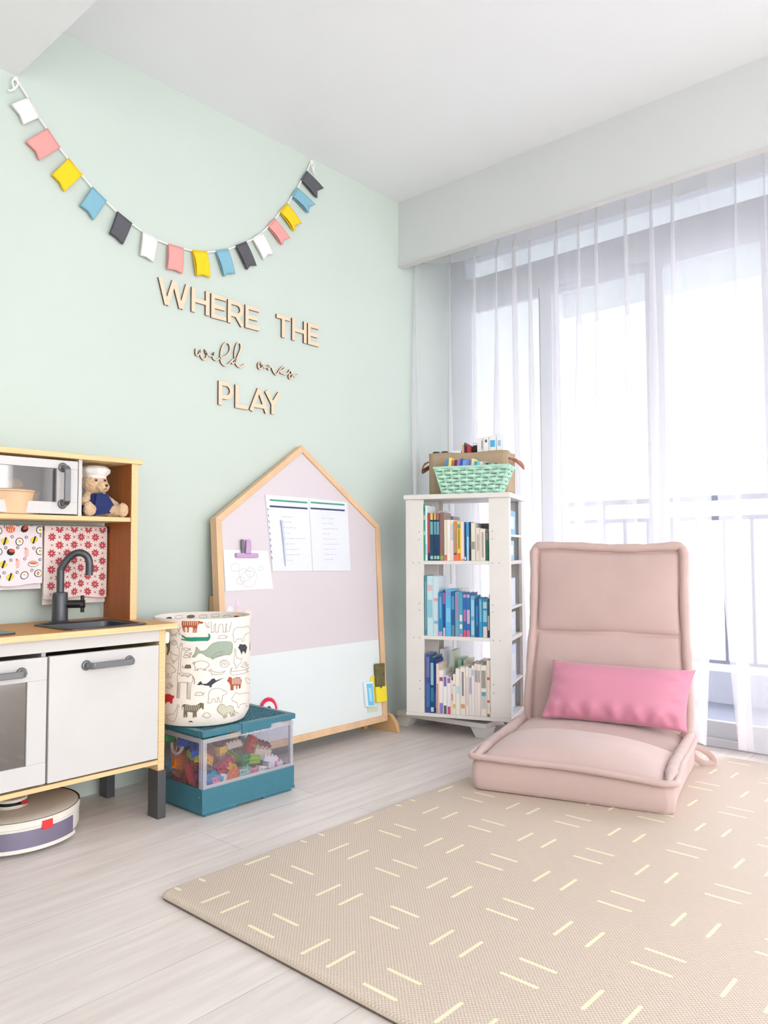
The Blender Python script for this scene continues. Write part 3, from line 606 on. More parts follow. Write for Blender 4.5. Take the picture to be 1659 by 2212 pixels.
def stars(mb,fm):
    x0,x1,z0,z1=1.092,1.297,.655,.884; r=0; z=.874
    while z>.64:
        x=1.090+(.024 if r%2 else 0); 
        while x<1.32:
            for k in range(8):
                a=k*PI/4+PI/8
                pts=[(x+.0012*math.cos(a),z+.0012*math.sin(a)),(x+.0075*math.cos(a-.36),z+.0075*math.sin(a-.36)),(x+.0128*math.cos(a-.12),z+.0128*math.sin(a-.12)),(x+.0128*math.cos(a+.12),z+.0128*math.sin(a+.12)),(x+.0075*math.cos(a+.36),z+.0075*math.sin(a+.36))]
                if clipx(pts,x0,x1,z0,z1): mb.fill(pts,fm,1,maxe=.02)
            xx=x+.024
            for s in (-1,1):
                pts=[(xx-.003,z-.003*s),(xx+.003,z+.003*s)]
                if clipx(pts,x0,x1,z0,z1): mb.line(pts,.0013,fm,1)
            x+=.048
        z-=.0252; r+=1
    # hem line
towel('star_towel','cream tea towel with red folk stars hanging beside the hutch side',1.090,1.299,.886,.656,.636,[cm('#efe0da',.9,bump=(500,.3)),cm('#c23a47',.9)],stars,'tea towels on the kitchen rail',5)
def sushi(mb,fm):
    rr=random.Random(11); x0,x1,z0,z1=.803,1.081,.704,.884
    def C(x,z,r,m,k=14,sx=1,sz=1,rot=0):
        p=[]; 
        for i in range(k):
            a=2*PI*i/k; u,v=r*sx*math.cos(a),r*sz*math.sin(a); p.append((x+u*math.cos(rot)-v*math.sin(rot),z+u*math.sin(rot)+v*math.cos(rot)))
        p=[(min(x1,max(x0,a)),min(z1,max(z0,b_))) for a,b_ in p]
        try: mb.fill(p,fm,m,maxe=.02)
        except Exception: pass
    L=[fm]
    def lay(k): return lambda u,v:(lambda q:(q[0],q[1]-.0003*k,q[2]))(L[0](u,v))
    i=0; z=.868
    while z>.71:
        x=.822+(.022 if i%2 else 0); j=0
        while x<1.075:
            t=(i*3+j*2+(i*j)%3)%6; a=x+rr.uniform(-.004,.004); b_=z+rr.uniform(-.004,.004); f0=fm; ro=rr.uniform(-.6,.6)
            if t==0: C(a,b_,.012,1); fm=lay(1); C(a,b_,.0098,2); fm=lay(2); C(a+.001,b_,.0045,3); fm=lay(3); C(a-.001,b_+.002,.0022,4)
            elif t==1: C(a,b_,.0155,1,sx=1,sz=.62,rot=ro); fm=lay(1); C(a,b_,.014,2,sx=1,sz=.58,rot=ro); fm=lay(2); C(a,b_+.002,.012,4,sx=1,sz=.35,rot=ro)
            elif t==2: C(a,b_,.014,4,8,1,.8,ro); fm=lay(1); [mb.line([(a+q-.002,b_-.008),(a+q+.002,b_+.008)],.0014,fm,2) for q in (-.006,0,.006)]
            elif t==3: C(a,b_,.012,3,10,1,.75,ro); fm=lay(1); mb.line([(a-.003,b_-.010),(a+.003,b_+.010)],.005,fm,1)
            elif t==4: C(a,b_,.013,1,8,.95,.8,ro); fm=lay(1); C(a+.003,b_+.004,.009,5,10,1,.6,ro)
            else: C(a,b_,.014,6,10,.42,1,ro+.5); fm=lay(1); [mb.line([(a-.005,b_+q),(a+.005,b_+q+.002)],.0010,fm,2) for q in (-.007,-.002,.003)]; C(a-.004,b_+.013,.004,4,3)
            fm=f0
            C(a+.021,b_+.013,.0045,1,10); fm=lay(1); C(a+.021,b_+.013,.0028,2,8); fm=lay(2); C(a+.021,b_+.013,.0012,4,6); fm=f0
            x+=.042; j+=1
        z-=.034; i+=1
towel('sushi_towel','white tea towel printed with sushi hanging at the left of the kitchen rail',.800,1.084,.885,.702,.688,[cm('#f1e6e9',.9,bump=(500,.3)),cm('#272b36',.9),cm('#fbf8f4',.9),cm('#ead24e',.9),cm('#e7703c',.9),cm('#d9582f',.9),cm('#f0b0a4',.9)],sushi,'tea towels on the kitchen rail',9)
# ------------------------------------------------------------ teddy
FUR=mat('cream_teddy_fur','#dbb891',.95,noise=(120,.18),bump=(320,1.0),sheen=.4)
td=thing('teddy_bear','cream teddy bear with white chef hat and navy shirt sitting in the hutch','teddy bear',(1.222,-.13,.911))
fb=MB(); E=fb.ell
E((1.222,-.125,.952),(.036,.030,.040)); E((1.216,-.135,1.018),(.041,.036,.036)); E((1.226,-.166,1.007),(.022,.020,.018)); E((1.183,-.122,1.047),(.013,.008,.013)); E((1.249,-.120,1.047),(.013,.008,.013))
for (p,q,r0,r1) in (((1.240,-.130,.935),(1.284,-.178,.932),.021,.019),((1.203,-.135,.935),(1.176,-.180,.931),.021,.019)):
    for k in range(7): t=k/6; c=Vector(p).lerp(Vector(q),t); rr_=r0+(r1-r0)*t; E(c,(rr_,rr_,rr_),12,8)
E((1.286,-.186,.934),(.018,.014,.023)); E((1.171,-.186,.934),(.016,.014,.023))
for (p,q) in (((1.250,-.125,.980),(1.280,-.150,.950)),((1.195,-.130,.980),(1.168,-.165,.958))):
    for k in range(6): c=Vector(p).lerp(Vector(q),k/5); E(c,(.013,.013,.013),10,8)
o=obj('body',fb,FUR,td)
r_=o.modifiers.new('r','REMESH'); r_.mode='VOXEL'; r_.voxel_size=.0028; r_.use_smooth_shade=True
tx=bpy.data.textures.new('fur_noise','CLOUDS'); tx.noise_scale=.007
dm=o.modifiers.new('d','DISPLACE'); dm.texture=tx; dm.strength=.005; dm.mid_level=.5; dm.texture_coords='GLOBAL'
obj('shirt',MB().lathe((1.222,-.125,.922),[(.036,0),(.040,.015),(.040,.035),(.034,.055),(.022,.070)],28,fn=lambda t,h,r:r*(1+.03*math.sin(5*t))).prism([(1.195,.915),(1.262,.925),(1.268,.945),(1.245,.985),(1.205,.985)],lambda u,v,d:(u,-.165-d-.004*math.sin(u*90),v),0,.002),mat('navy_cloth','#1c2a63',.8,noise=(40,.1)),td,label='navy shirt')
hs=[(.034,0),(.035,.010),(.037,.012),(.044,.022),(.045,.034),(.036,.044),(.018,.048),(0,.049)]
obj('chef_hat',MB().lathe((1.217,-.134,1.034),[(a,b_*.85) for a,b_ in hs],40,fn=lambda t,h,r:r*(1+(.05*math.sin(9*t) if h>.012 else 0))),mat('white_cotton','#f0ebe6',.9),td,label='white chef hat')
obj('eye',MB().ell((1.203,-.170,1.026),(.0038,.003,.0038),10,8),BLACK,td); obj('eye',MB().ell((1.232,-.171,1.027),(.0038,.003,.0038),10,8),BLACK,td)
obj('nose',MB().ell((1.229,-.187,1.010),(.0055,.003,.004),10,8).tube([(1.229,-.187,1.007),(1.228,-.186,1.000),(1.222,-.184,.997)],.0008,5).tube([(1.228,-.186,1.000),(1.234,-.184,.997)],.0008,5),cm('#4a3327',.6),td)
MOTIFS=[('t',None,1.2,1,[(-2.605,0.5858),(-2.611,0.5754),(-2.587,0.5593),(-2.57,0.5517),(-2.531,0.5509),(-2.538,0.566),(-2.5,0.5666),(-2.493,0.5509),(-2.461,0.5509),(-2.456,0.5666),(-2.376,0.5666),(-2.377,0.5499),(-2.345,0.5499),(-2.337,0.5594),(-2.332,0.5499),(-2.302,0.5498),(-2.285,0.5706),(-2.244,0.5791),(-2.213,0.5765),(-2.178,0.5788),(-2.174,0.5826),(-2.232,0.5842),(-2.244,0.5861)]),
('w',None,1.2,1,[(-2.565,0.5855),(-2.554,0.5855),(-2.56,0.5717),(-2.57,0.5717)]),
('w',None,1.2,1,[(-2.524,0.5856),(-2.513,0.5856),(-2.519,0.5717),(-2.528,0.5717)]),
('w',None,1.2,1,[(-2.482,0.5856),(-2.471,0.5856),(-2.478,0.5718),(-2.486,0.5718)]),
('w',None,1.2,1,[(-2.441,0.5856),(-2.43,0.5856),(-2.436,0.5718),(-2.445,0.5718)]),
('w',None,1.2,1,[(-2.401,0.5856),(-2.39,0.5856),(-2.397,0.5718),(-2.406,0.5718)]),
('w',None,1.2,1,[(-2.362,0.5856),(-2.351,0.5856),(-2.358,0.5717),(-2.366,0.5717)]),
('w',None,1.2,1,[(-2.322,0.5855),(-2.311,0.5855),(-2.318,0.5717),(-2.326,0.5717)]),
('w',None,1.2,1,[(-2.286,0.5854),(-2.275,0.5854),(-2.282,0.5716),(-2.29,0.5716)]),
('w',None,1.2,1,[(-2.573,0.5622),(-2.546,0.5622),(-2.546,0.5611),(-2.573,0.561)]),
('w',None,1.2,1,[(-2.573,0.5584),(-2.545,0.5584),(-2.545,0.5573),(-2.572,0.5572)]),
('w',None,1.2,1,[(-2.572,0.5546),(-2.545,0.5546),(-2.545,0.5535),(-2.572,0.5534)]),
('w',None,1.2,1,[(-2.5,0.5623),(-2.473,0.5623),(-2.473,0.5611),(-2.5,0.5611)]),
('w',None,1.2,1,[(-2.499,0.5585),(-2.473,0.5585),(-2.473,0.5574),(-2.499,0.5573)]),
('w',None,1.2,1,[(-2.499,0.5547),(-2.473,0.5547),(-2.473,0.5536),(-2.499,0.5535)]),
('w',None,1.2,1,[(-2.37,0.5622),(-2.344,0.5622),(-2.344,0.5611),(-2.369,0.5611)]),
('w',None,1.2,1,[(-2.369,0.5585),(-2.344,0.5584),(-2.344,0.5573),(-2.369,0.5573)]),
('w',None,1.2,1,[(-2.369,0.5547),(-2.344,0.5546),(-2.343,0.5535),(-2.369,0.5535)]),
('w',None,1.2,1,[(-2.331,0.5622),(-2.305,0.5621),(-2.305,0.561),(-2.331,0.5611)]),
('w',None,1.2,1,[(-2.33,0.5584),(-2.305,0.5583),(-2.305,0.5572),(-2.33,0.5573)]),
('w',None,1.2,1,[(-2.33,0.5546),(-2.305,0.5546),(-2.305,0.5534),(-2.33,0.5535)]),
('g','k',1.2,1,[(-2.602,0.5431),(-2.562,0.5394),(-2.511,0.5351),(-2.411,0.5348),(-2.301,0.5356),(-2.133,0.5349),(-2.079,0.5356),(-2.063,0.5402),(-2.085,0.5451),(-2.049,0.5445),(-2.036,0.5372),(-2.048,0.5287),(-2.084,0.5238),(-2.229,0.5242),(-2.398,0.5234),(-2.497,0.5244),(-2.614,0.5273),(-2.612,0.5311),(-2.536,0.5287),(-2.549,0.5328),(-2.601,0.5374)]),
('h','k',1.2,1,[(-2.389,0.4752),(-2.347,0.4818),(-2.317,0.493),(-2.306,0.5059),(-2.269,0.5005),(-2.227,0.4927),(-2.155,0.4928),(-2.095,0.4977),(-2.047,0.5069),(-1.986,0.515),(-1.886,0.5189),(-1.728,0.5181),(-1.598,0.5155),(-1.548,0.509),(-1.543,0.4954),(-1.566,0.4803),(-1.611,0.4748),(-1.726,0.4759),(-1.832,0.4734),(-1.934,0.4698),(-2.009,0.4695),(-2.106,0.476),(-2.173,0.4849),(-2.227,0.4871),(-2.275,0.4854),(-2.31,0.4769),(-2.358,0.4738)]),
('h','k',1.2,1,[(-1.999,0.4656),(-1.984,0.476),(-1.923,0.4849),(-1.82,0.4885),(-1.783,0.4862),(-1.82,0.478),(-1.909,0.4733),(-1.965,0.4672)]),
(None,'k',1.2,1,[(-2.332,0.4345),(-2.32,0.442),(-2.345,0.4515),(-2.321,0.46),(-2.225,0.4628),(-2.129,0.46),(-2.081,0.4569),(-2.063,0.452),(-2.047,0.4471),(-2.068,0.4435),(-2.104,0.4419),(-2.122,0.432),(-2.14,0.4384),(-2.158,0.4322),(-2.176,0.438),(-2.26,0.4384),(-2.272,0.4324),(-2.29,0.4385),(-2.308,0.4326)]),
(None,'k',1.2,0,[(-2.339,0.4525),(-2.369,0.4535),(-2.372,0.4576),(-2.345,0.4591),(-2.338,0.4553)]),
('r',None,1.2,1,[(-3.006,0.3281),(-3.012,0.3546),(-2.959,0.3577),(-2.875,0.358),(-2.82,0.3543),(-2.768,0.3543),(-2.765,0.3492),(-2.797,0.3442),(-2.811,0.3289),(-2.865,0.3292),(-2.873,0.3338),(-2.96,0.3326),(-2.965,0.3278)]),
(None,'k',1.2,1,[(-2.703,0.3488),(-2.686,0.3961),(-2.698,0.4092),(-2.681,0.4263),(-2.67,0.4548),(-2.658,0.4832),(-2.65,0.5003),(-2.701,0.5023),(-2.687,0.5062),(-2.626,0.5076),(-2.633,0.5155),(-2.6,0.5166),(-2.586,0.51),(-2.592,0.5005),(-2.618,0.4834),(-2.625,0.455),(-2.628,0.4342),(-2.594,0.4249),(-2.466,0.4243),(-2.392,0.4214),(-2.365,0.412),(-2.372,0.3988),(-2.403,0.3951),(-2.418,0.3452),(-2.443,0.3452),(-2.44,0.396),(-2.471,0.396),(-2.468,0.3461),(-2.489,0.347),(-2.477,0.396),(-2.632,0.3964),(-2.644,0.3473),(-2.666,0.3481),(-2.656,0.3963),(-2.672,0.3962),(-2.689,0.348)]),
(None,'k',2,0,[(-2.367,0.4157),(-2.336,0.4062),(-2.336,0.3912)]),
(None,'k',1.2,1,[(-2.618,0.4172),(-2.6,0.4196),(-2.582,0.4174),(-2.6,0.4147)]),
(None,'k',1.2,1,[(-2.573,0.4184),(-2.555,0.4207),(-2.536,0.4185),(-2.554,0.4158)]),
(None,'k',1.2,1,[(-2.521,0.4176),(-2.503,0.4199),(-2.486,0.4176),(-2.503,0.415)]),
(None,'k',1.2,1,[(-2.483,0.4148),(-2.466,0.4171),(-2.448,0.4148),(-2.465,0.4122)]),
(None,'k',1.2,1,[(-2.446,0.4186),(-2.429,0.4209),(-2.411,0.4186),(-2.428,0.416)]),
(None,'k',1.2,1,[(-2.666,0.4227),(-2.647,0.425),(-2.628,0.4229),(-2.647,0.4201)]),
(None,'k',1.2,1,[(-2.57,0.4987),(-2.534,0.5029),(-2.483,0.5022),(-2.452,0.4988),(-2.424,0.5026),(-2.421,0.4947),(-2.452,0.4979),(-2.489,0.4941),(-2.54,0.495)]),
(None,'k',1.2,1,[(-2.543,0.4855),(-2.508,0.4897),(-2.458,0.489),(-2.426,0.4856),(-2.398,0.4894),(-2.395,0.4814),(-2.426,0.4847),(-2.463,0.4809),(-2.514,0.4818)]),
(None,'k',1.2,1,[(-2.568,0.476),(-2.533,0.4802),(-2.482,0.4795),(-2.451,0.4762),(-2.422,0.4799),(-2.419,0.472),(-2.451,0.4752),(-2.488,0.4714),(-2.539,0.4723)]),
(None,'k',1.2,1,[(-2.879,0.4884),(-2.847,0.4896),(-2.823,0.4822),(-2.763,0.4798),(-2.699,0.4792),(-2.694,0.4717),(-2.733,0.462),(-2.791,0.4597),(-2.845,0.4649),(-2.861,0.4743),(-2.854,0.482)]),
(None,'k',1.2,0,[(-2.806,0.4596),(-2.803,0.4535)]),
(None,'k',1.2,0,[(-2.769,0.4598),(-2.768,0.4538)]),
(None,'k',1.2,1,[(-2.857,0.5143),(-2.842,0.522),(-2.789,0.5262),(-2.73,0.5227),(-2.701,0.5133),(-2.737,0.5113),(-2.818,0.5108)]),
(None,'k',1.2,0,[(-2.826,0.5126),(-2.796,0.5204),(-2.752,0.5207),(-2.737,0.5132)]),
(None,'k',1.2,1,[(-2.892,0.5502),(-2.869,0.5657),(-2.8,0.5689),(-2.712,0.5627),(-2.683,0.5533),(-2.637,0.5658),(-2.676,0.5524),(-2.628,0.544),(-2.655,0.5424),(-2.711,0.5494),(-2.739,0.5473),(-2.731,0.5379),(-2.761,0.5453),(-2.79,0.5372),(-2.813,0.5447),(-2.843,0.5369),(-2.859,0.5448)]),
('o',None,1.2,1,[(-2.582,0.4504),(-2.579,0.4438),(-2.549,0.4416),(-2.537,0.4421),(-2.531,0.4477),(-2.493,0.452),(-2.455,0.4507),(-2.418,0.4516),(-2.399,0.4403),(-2.442,0.4394),(-2.517,0.4393),(-2.569,0.441),(-2.593,0.4447)]),
(None,'k',1.2,1,[(-1.88,0.5293),(-1.861,0.5339),(-1.836,0.5384),(-1.809,0.5363),(-1.756,0.5386),(-1.715,0.5343),(-1.707,0.5284),(-1.809,0.528)]),
(None,'k',1.2,0,[(-1.714,0.5304),(-1.679,0.531),(-1.684,0.5368)]),
(None,'k',1.2,1,[(-2.328,0.3573),(-2.31,0.3619),(-2.286,0.3665),(-2.262,0.3646),(-2.214,0.3671),(-2.178,0.3631),(-2.172,0.3574),(-2.262,0.3565)]),
(None,'k',1.2,0,[(-2.178,0.3594),(-2.148,0.3601),(-2.152,0.3658)]),
(None,'k',1.2,1,[(-1.831,0.4457),(-1.825,0.4571),(-1.779,0.4613),(-1.711,0.4598),(-1.654,0.4537),(-1.624,0.4456),(-1.668,0.4424),(-1.696,0.4381),(-1.778,0.4389)]),
(None,'k',1.2,0,[(-1.805,0.4454),(-1.765,0.4506),(-1.724,0.4462),(-1.682,0.4503)]),
(None,'k',1.2,0,[(-1.805,0.453),(-1.765,0.4573),(-1.711,0.4546)]),
(None,'k',1.2,1,[(-2.068,0.4316),(-2.019,0.4355),(-1.994,0.4314),(-1.982,0.4275),(-1.856,0.4232),(-1.777,0.424),(-1.723,0.426),(-1.764,0.4219),(-1.784,0.4168),(-1.856,0.4175),(-1.975,0.4189),(-2,0.4173),(-2.006,0.423),(-2.025,0.4289)]),
('n',None,1.2,1,[(-2.284,0.3891),(-2.234,0.3983),(-2.204,0.4),(-2.195,0.3953),(-2.174,0.3914),(-2.102,0.3918),(-2.042,0.3988),(-1.993,0.4058),(-1.95,0.4063),(-1.918,0.3993),(-1.729,0.4064),(-1.906,0.3953),(-1.98,0.3887),(-1.998,0.386),(-2.004,0.3795),(-2.041,0.3799),(-2.047,0.3846),(-2.125,0.3859),(-2.198,0.3896),(-2.233,0.388)]),
(None,'k',1.2,1,[(-2.072,0.3311),(-2.057,0.3498),(-2.066,0.3556),(-2.04,0.3685),(-1.979,0.375),(-1.879,0.375),(-1.788,0.3708),(-1.747,0.3644),(-1.72,0.3658),(-1.678,0.3574),(-1.692,0.3538),(-1.774,0.3515),(-1.793,0.3309),(-1.839,0.3321),(-1.859,0.3453),(-1.884,0.3457),(-1.883,0.3324),(-1.928,0.3335),(-1.941,0.3437),(-1.99,0.3434),(-2.002,0.3322),(-2.038,0.3317)]),
(None,'k',1.2,1,[(-3.022,0.4497),(-2.883,0.4516),(-2.82,0.4443),(-2.775,0.4418),(-2.731,0.4326),(-2.752,0.4268),(-2.826,0.4252),(-2.856,0.4079),(-2.896,0.4074),(-2.905,0.4206),(-2.939,0.4202),(-2.938,0.4079),(-2.981,0.4083)]),
(None,'k',1.2,0,[(-2.027,0.5838),(-2.013,0.5523),(-2.025,0.5495),(-1.969,0.5491),(-1.964,0.5691),(-1.933,0.5765),(-1.938,0.5498),(-1.881,0.5484),(-1.869,0.5684),(-1.837,0.5729),(-1.785,0.5725),(-1.77,0.5503),(-1.783,0.5475),(-1.715,0.5478),(-1.723,0.5671),(-1.688,0.5744),(-1.701,0.5476),(-1.637,0.5478),(-1.571,0.58)]),
(None,'k',1.2,0,[(-2.142,0.5815),(-2.117,0.5681),(-2.086,0.5638),(-2.056,0.5655),(-2.093,0.569),(-2.075,0.5812)]),
(None,'k',1.2,1,[(-1.537,0.5379),(-1.514,0.5531),(-1.438,0.558),(-1.216,0.5559),(-1.012,0.5579),(-0.783,0.5423),(-0.865,0.5335),(-1.109,0.5335),(-1.189,0.5269),(-1.213,0.5105),(-1.259,0.5103),(-1.282,0.5205),(-1.436,0.521),(-1.453,0.5115),(-1.512,0.5133),(-1.521,0.5261)]),
('n',None,1.2,1,[(-1.389,0.4929),(-1.332,0.5047),(-1.258,0.5015),(-1.135,0.5003),(-1.041,0.4886),(-1.089,0.4776),(-1.132,0.4686),(-1.186,0.4785),(-1.246,0.4786),(-1.274,0.469),(-1.311,0.4798),(-1.351,0.4884)]),
(None,'k',1.2,1,[(-1.518,0.4873),(-1.483,0.4925),(-1.452,0.4862),(-1.46,0.4747),(-1.433,0.4626),(-1.339,0.4569),(-1.256,0.4573),(-1.318,0.4429),(-1.395,0.4376),(-1.413,0.4301),(-1.483,0.4305),(-1.449,0.4376),(-1.516,0.4485),(-1.501,0.4676),(-1.482,0.4828)]),
(None,'k',1.2,1,[(-1.293,0.4306),(-1.231,0.4352),(-1.208,0.4425),(-1.13,0.4444),(-1.053,0.4372),(-1.069,0.4307),(-0.957,0.4311),(-1.035,0.4259),(-1.182,0.4266)]),
(None,'k',1.2,0,[(-1.17,0.4358),(-1.13,0.4389),(-1.1,0.4333),(-1.157,0.4326)]),
(None,'k',1.2,1,[(-2.984,0.3759),(-2.935,0.3823),(-2.919,0.3901),(-2.87,0.3941),(-2.831,0.3892),(-2.838,0.3825),(-2.793,0.3858),(-2.822,0.3789),(-2.901,0.3755)]),
(None,'k',1.2,0,[(-2.894,0.3847),(-2.87,0.3888),(-2.854,0.3842),(-2.885,0.382)]),
(None,'k',1.2,1,[(-1.555,0.4348),(-1.601,0.4269),(-1.593,0.4152),(-1.53,0.4092),(-1.274,0.4087),(-0.93,0.4076),(-1.099,0.4155),(-0.906,0.42),(-1.253,0.419),(-1.578,0.4217)]),
('t',None,1.2,1,[(-1.679,0.3937),(-1.63,0.4063),(-1.577,0.4043),(-1.561,0.3992),(-1.447,0.4017),(-1.316,0.3989),(-1.269,0.3871),(-1.294,0.3759),(-1.314,0.3628),(-1.363,0.3636),(-1.373,0.3759),(-1.41,0.3738),(-1.409,0.3622),(-1.436,0.3638),(-1.446,0.3756),(-1.513,0.3761),(-1.52,0.3618),(-1.59,0.3633),(-1.599,0.3807),(-1.636,0.3891)]),
('w',None,1.2,1,[(-1.554,0.402),(-1.54,0.4017),(-1.545,0.3816),(-1.56,0.3809)]),
('w',None,1.2,1,[(-1.514,0.4012),(-1.499,0.4009),(-1.505,0.3807),(-1.521,0.3801)]),
('w',None,1.2,1,[(-1.473,0.4003),(-1.457,0.4),(-1.463,0.3798),(-1.48,0.3792)]),
('w',None,1.2,1,[(-1.429,0.3994),(-1.413,0.3991),(-1.419,0.3789),(-1.437,0.3783)]),
('w',None,1.2,1,[(-1.384,0.3985),(-1.367,0.3981),(-1.373,0.3778),(-1.392,0.3773)]),
('w',None,1.2,1,[(-1.336,0.3974),(-1.318,0.397),(-1.325,0.3767),(-1.344,0.3762)]),
(None,'k',1.2,1,[(-1.131,0.3877),(-1.066,0.391),(-0.951,0.3851),(-0.671,0.3719),(-0.833,0.3671),(-1.011,0.3708),(-1.081,0.3805)]),
(None,'k',1.2,1,[(-1.566,0.3359),(-1.511,0.3462),(-1.444,0.3543),(-1.371,0.3458),(-1.201,0.3453),(-0.894,0.3378),(-0.824,0.3218),(-0.964,0.31),(-1.004,0.2973),(-1.089,0.2999),(-1.105,0.3102),(-1.31,0.3121),(-1.359,0.3028),(-1.406,0.3069),(-1.407,0.3186),(-1.494,0.3265),(-1.55,0.3298)]),
('o',None,1.2,1,[(-2.597,0.3081),(-2.581,0.327),(-2.536,0.33),(-2.485,0.3292),(-2.411,0.3264),(-2.29,0.3271),(-2.218,0.3342),(-2.153,0.3319),(-2.152,0.3149),(-2.176,0.3123),(-2.194,0.319),(-2.241,0.3137),(-2.289,0.3064),(-2.288,0.2905),(-2.318,0.2896),(-2.325,0.3028),(-2.336,0.2888),(-2.366,0.2888),(-2.361,0.3048),(-2.471,0.3067),(-2.477,0.2898),(-2.508,0.2897),(-2.509,0.3047),(-2.527,0.2887),(-2.552,0.2886),(-2.548,0.3215),(-2.571,0.3214)]),
('w',None,1.2,1,[(-2.498,0.3282),(-2.491,0.3282),(-2.509,0.3104),(-2.516,0.3103)]),
('w',None,1.2,1,[(-2.46,0.3283),(-2.454,0.3283),(-2.472,0.3104),(-2.478,0.3104)]),
('w',None,1.2,1,[(-2.423,0.3283),(-2.417,0.3283),(-2.434,0.3105),(-2.441,0.3105)]),
('w',None,1.2,1,[(-2.387,0.3283),(-2.38,0.3283),(-2.398,0.3105),(-2.404,0.3105)]),
('w',None,1.2,1,[(-2.35,0.3282),(-2.344,0.3282),(-2.361,0.3104),(-2.367,0.3104)]),
('w',None,1.2,1,[(-2.314,0.3281),(-2.308,0.3281),(-2.325,0.3103),(-2.331,0.3103)]),
('w',None,1.2,1,[(-2.278,0.328),(-2.272,0.3279),(-2.289,0.3102),(-2.295,0.3102)]),
('w',None,1.2,1,[(-2.242,0.3278),(-2.236,0.3277),(-2.253,0.31),(-2.259,0.31)]),
('l','k',1.2,1,[(-1.891,0.3098),(-1.857,0.3206),(-1.799,0.3257),(-1.732,0.3202),(-1.704,0.313),(-1.603,0.3166),(-1.525,0.31),(-1.5,0.2978),(-1.449,0.283),(-1.483,0.2801),(-1.532,0.2909),(-1.524,0.2811),(-1.563,0.2812),(-1.602,0.2945),(-1.689,0.2946),(-1.66,0.2825),(-1.695,0.2814),(-1.73,0.2917),(-1.702,0.2796),(-1.729,0.278),(-1.771,0.2906),(-1.85,0.2997)]),
(None,'k',1.2,0,[(-1.508,0.298),(-1.423,0.2891),(-1.349,0.2841)]),
(None,'k',1.2,1,[(-2.973,0.2917),(-2.87,0.2942),(-2.764,0.2993),(-2.708,0.313),(-2.688,0.3263),(-2.661,0.3275),(-2.633,0.322),(-2.674,0.3189),(-2.686,0.3019),(-2.734,0.2827),(-2.791,0.2726),(-2.868,0.2735),(-2.951,0.2797)]),
('n',None,1.2,1,[(-2.463,0.2739),(-2.433,0.2777),(-2.39,0.2776),(-2.359,0.2738)]),
(None,'k',1.2,1,[(-2.169,0.2944),(-2.133,0.3016),(-2.073,0.3029),(-2.012,0.2927),(-2.06,0.2858),(-2.12,0.2874)]),
('o',None,1.2,1,[(-2.994,0.5303),(-2.924,0.5309),(-2.881,0.5198),(-2.887,0.4931),(-2.944,0.4773),(-2.979,0.4779),(-2.955,0.4963),(-2.988,0.5074)]),
('l','k',1.2,1,[(-0.855,0.477),(-0.821,0.4985),(-0.672,0.5018),(-0.677,0.5036),(-0.677,0.4711),(-0.675,0.4711),(-0.671,0.4713),(-0.671,0.4246),(-0.67,0.4246),(-0.724,0.4724)]),
(None,'t',1.2,1,[(-0.674,0.5516),(-0.675,0.5553),(-0.676,0.5515),(-0.676,0.5471),(-0.674,0.5475)]),
(None,'t',1.2,1,[(-0.674,0.5363),(-0.675,0.54),(-0.676,0.5362),(-0.676,0.5318),(-0.674,0.5323)]),
(None,'t',1.2,1,[(-0.674,0.5262),(-0.675,0.5298),(-0.676,0.5261),(-0.676,0.5216),(-0.674,0.5221)]),
('h',None,1.2,1,[(-0.674,0.39),(-0.675,0.398),(-0.677,0.3979),(-0.677,0.3574),(-0.675,0.3545),(-0.674,0.3697)]),
('p',None,1.2,1,[(-0.673,0.3192),(-0.674,0.3313),(-0.675,0.3484),(-0.676,0.3352),(-0.677,0.3331),(-0.677,0.3179),(-0.675,0.3221),(-0.674,0.3181)]),
]
# ------------------------------------------------------------ folding crate
CX0,CX1,CY0,CY1=1.399,1.766,-.470,-.205
TEAL=mat('teal_plastic','#3a7484',.4,noise=(40,.04)); CP=clear('clear_plastic','#f4f3f8',.90,rough=.05,milky=.35); CPF=clear('frosted_clear_rib','#f8f8fa',.68,rough=.2,milky=.8)
cr=thing('storage_crate','teal and clear folding crate full of toy bricks between kitchen and board','crate',(1.582,-.34,0))
b_=MB(); b_.box(CX0,CY0,.010,CX1,CY0+.006,.082).box(CX0,CY1-.006,.010,CX1,CY1,.082).box(CX0,CY0+.006,.010,CX0+.006,CY1-.006,.082).box(CX1-.006,CY0+.006,.010,CX1,CY1-.006,.082).box(CX0+.006,CY0+.006,.016,CX1-.006,CY1-.006,.022)
b_.box(CX0-.001,CY0-.002,.008,CX1+.001,CY0+.004,.018).box(CX0+.01,CY0+.004,0,CX0+.13,CY1-.01,.012).box(CX1-.13,CY0+.004,0,CX1-.01,CY1-.01,.012)
obj('base_tray',b_,TEAL,cr,bevel=.002)
def pane(name,o_,a,c,n_,rib):
    """clear wall: o_ corner, a width vector, c height vector, n_ thickness vector"""
    o_,a,c,n_=map(Vector,(o_,a,c,n_)); an=a.normalized(); cn=c.normalized()
    p=obj(name,MB().obox(o_+n_*.4,a,c,n_*.5),CP,cr)
    r=MB(); k=.013
    r.obox(o_,an*k,c,n_).obox(o_+a-an*k,an*k,c,n_).obox(o_+an*k,a-an*2*k,cn*.012,n_).obox(o_+c-cn*.014+an*k,a-an*2*k,cn*.014,n_)
    obj('rim',r,CPF,p,bevel=.002)
    r=MB()
    for i in range(7): 
        for s in ((.0,.012),(a.length-.012,.012)): r.obox(o_-n_*.35+an*s[0]+cn*(.012+i*(c.length-.02)/6.2),an*s[1],cn*.0018,n_*.4)
    obj('frame_ribs',r,CPF,p)
pane('front_panel',(CX0+.003,CY0+.002,.080),(CX1-CX0-.006,0,0),(0,0,.152),(0,.005,0),1)
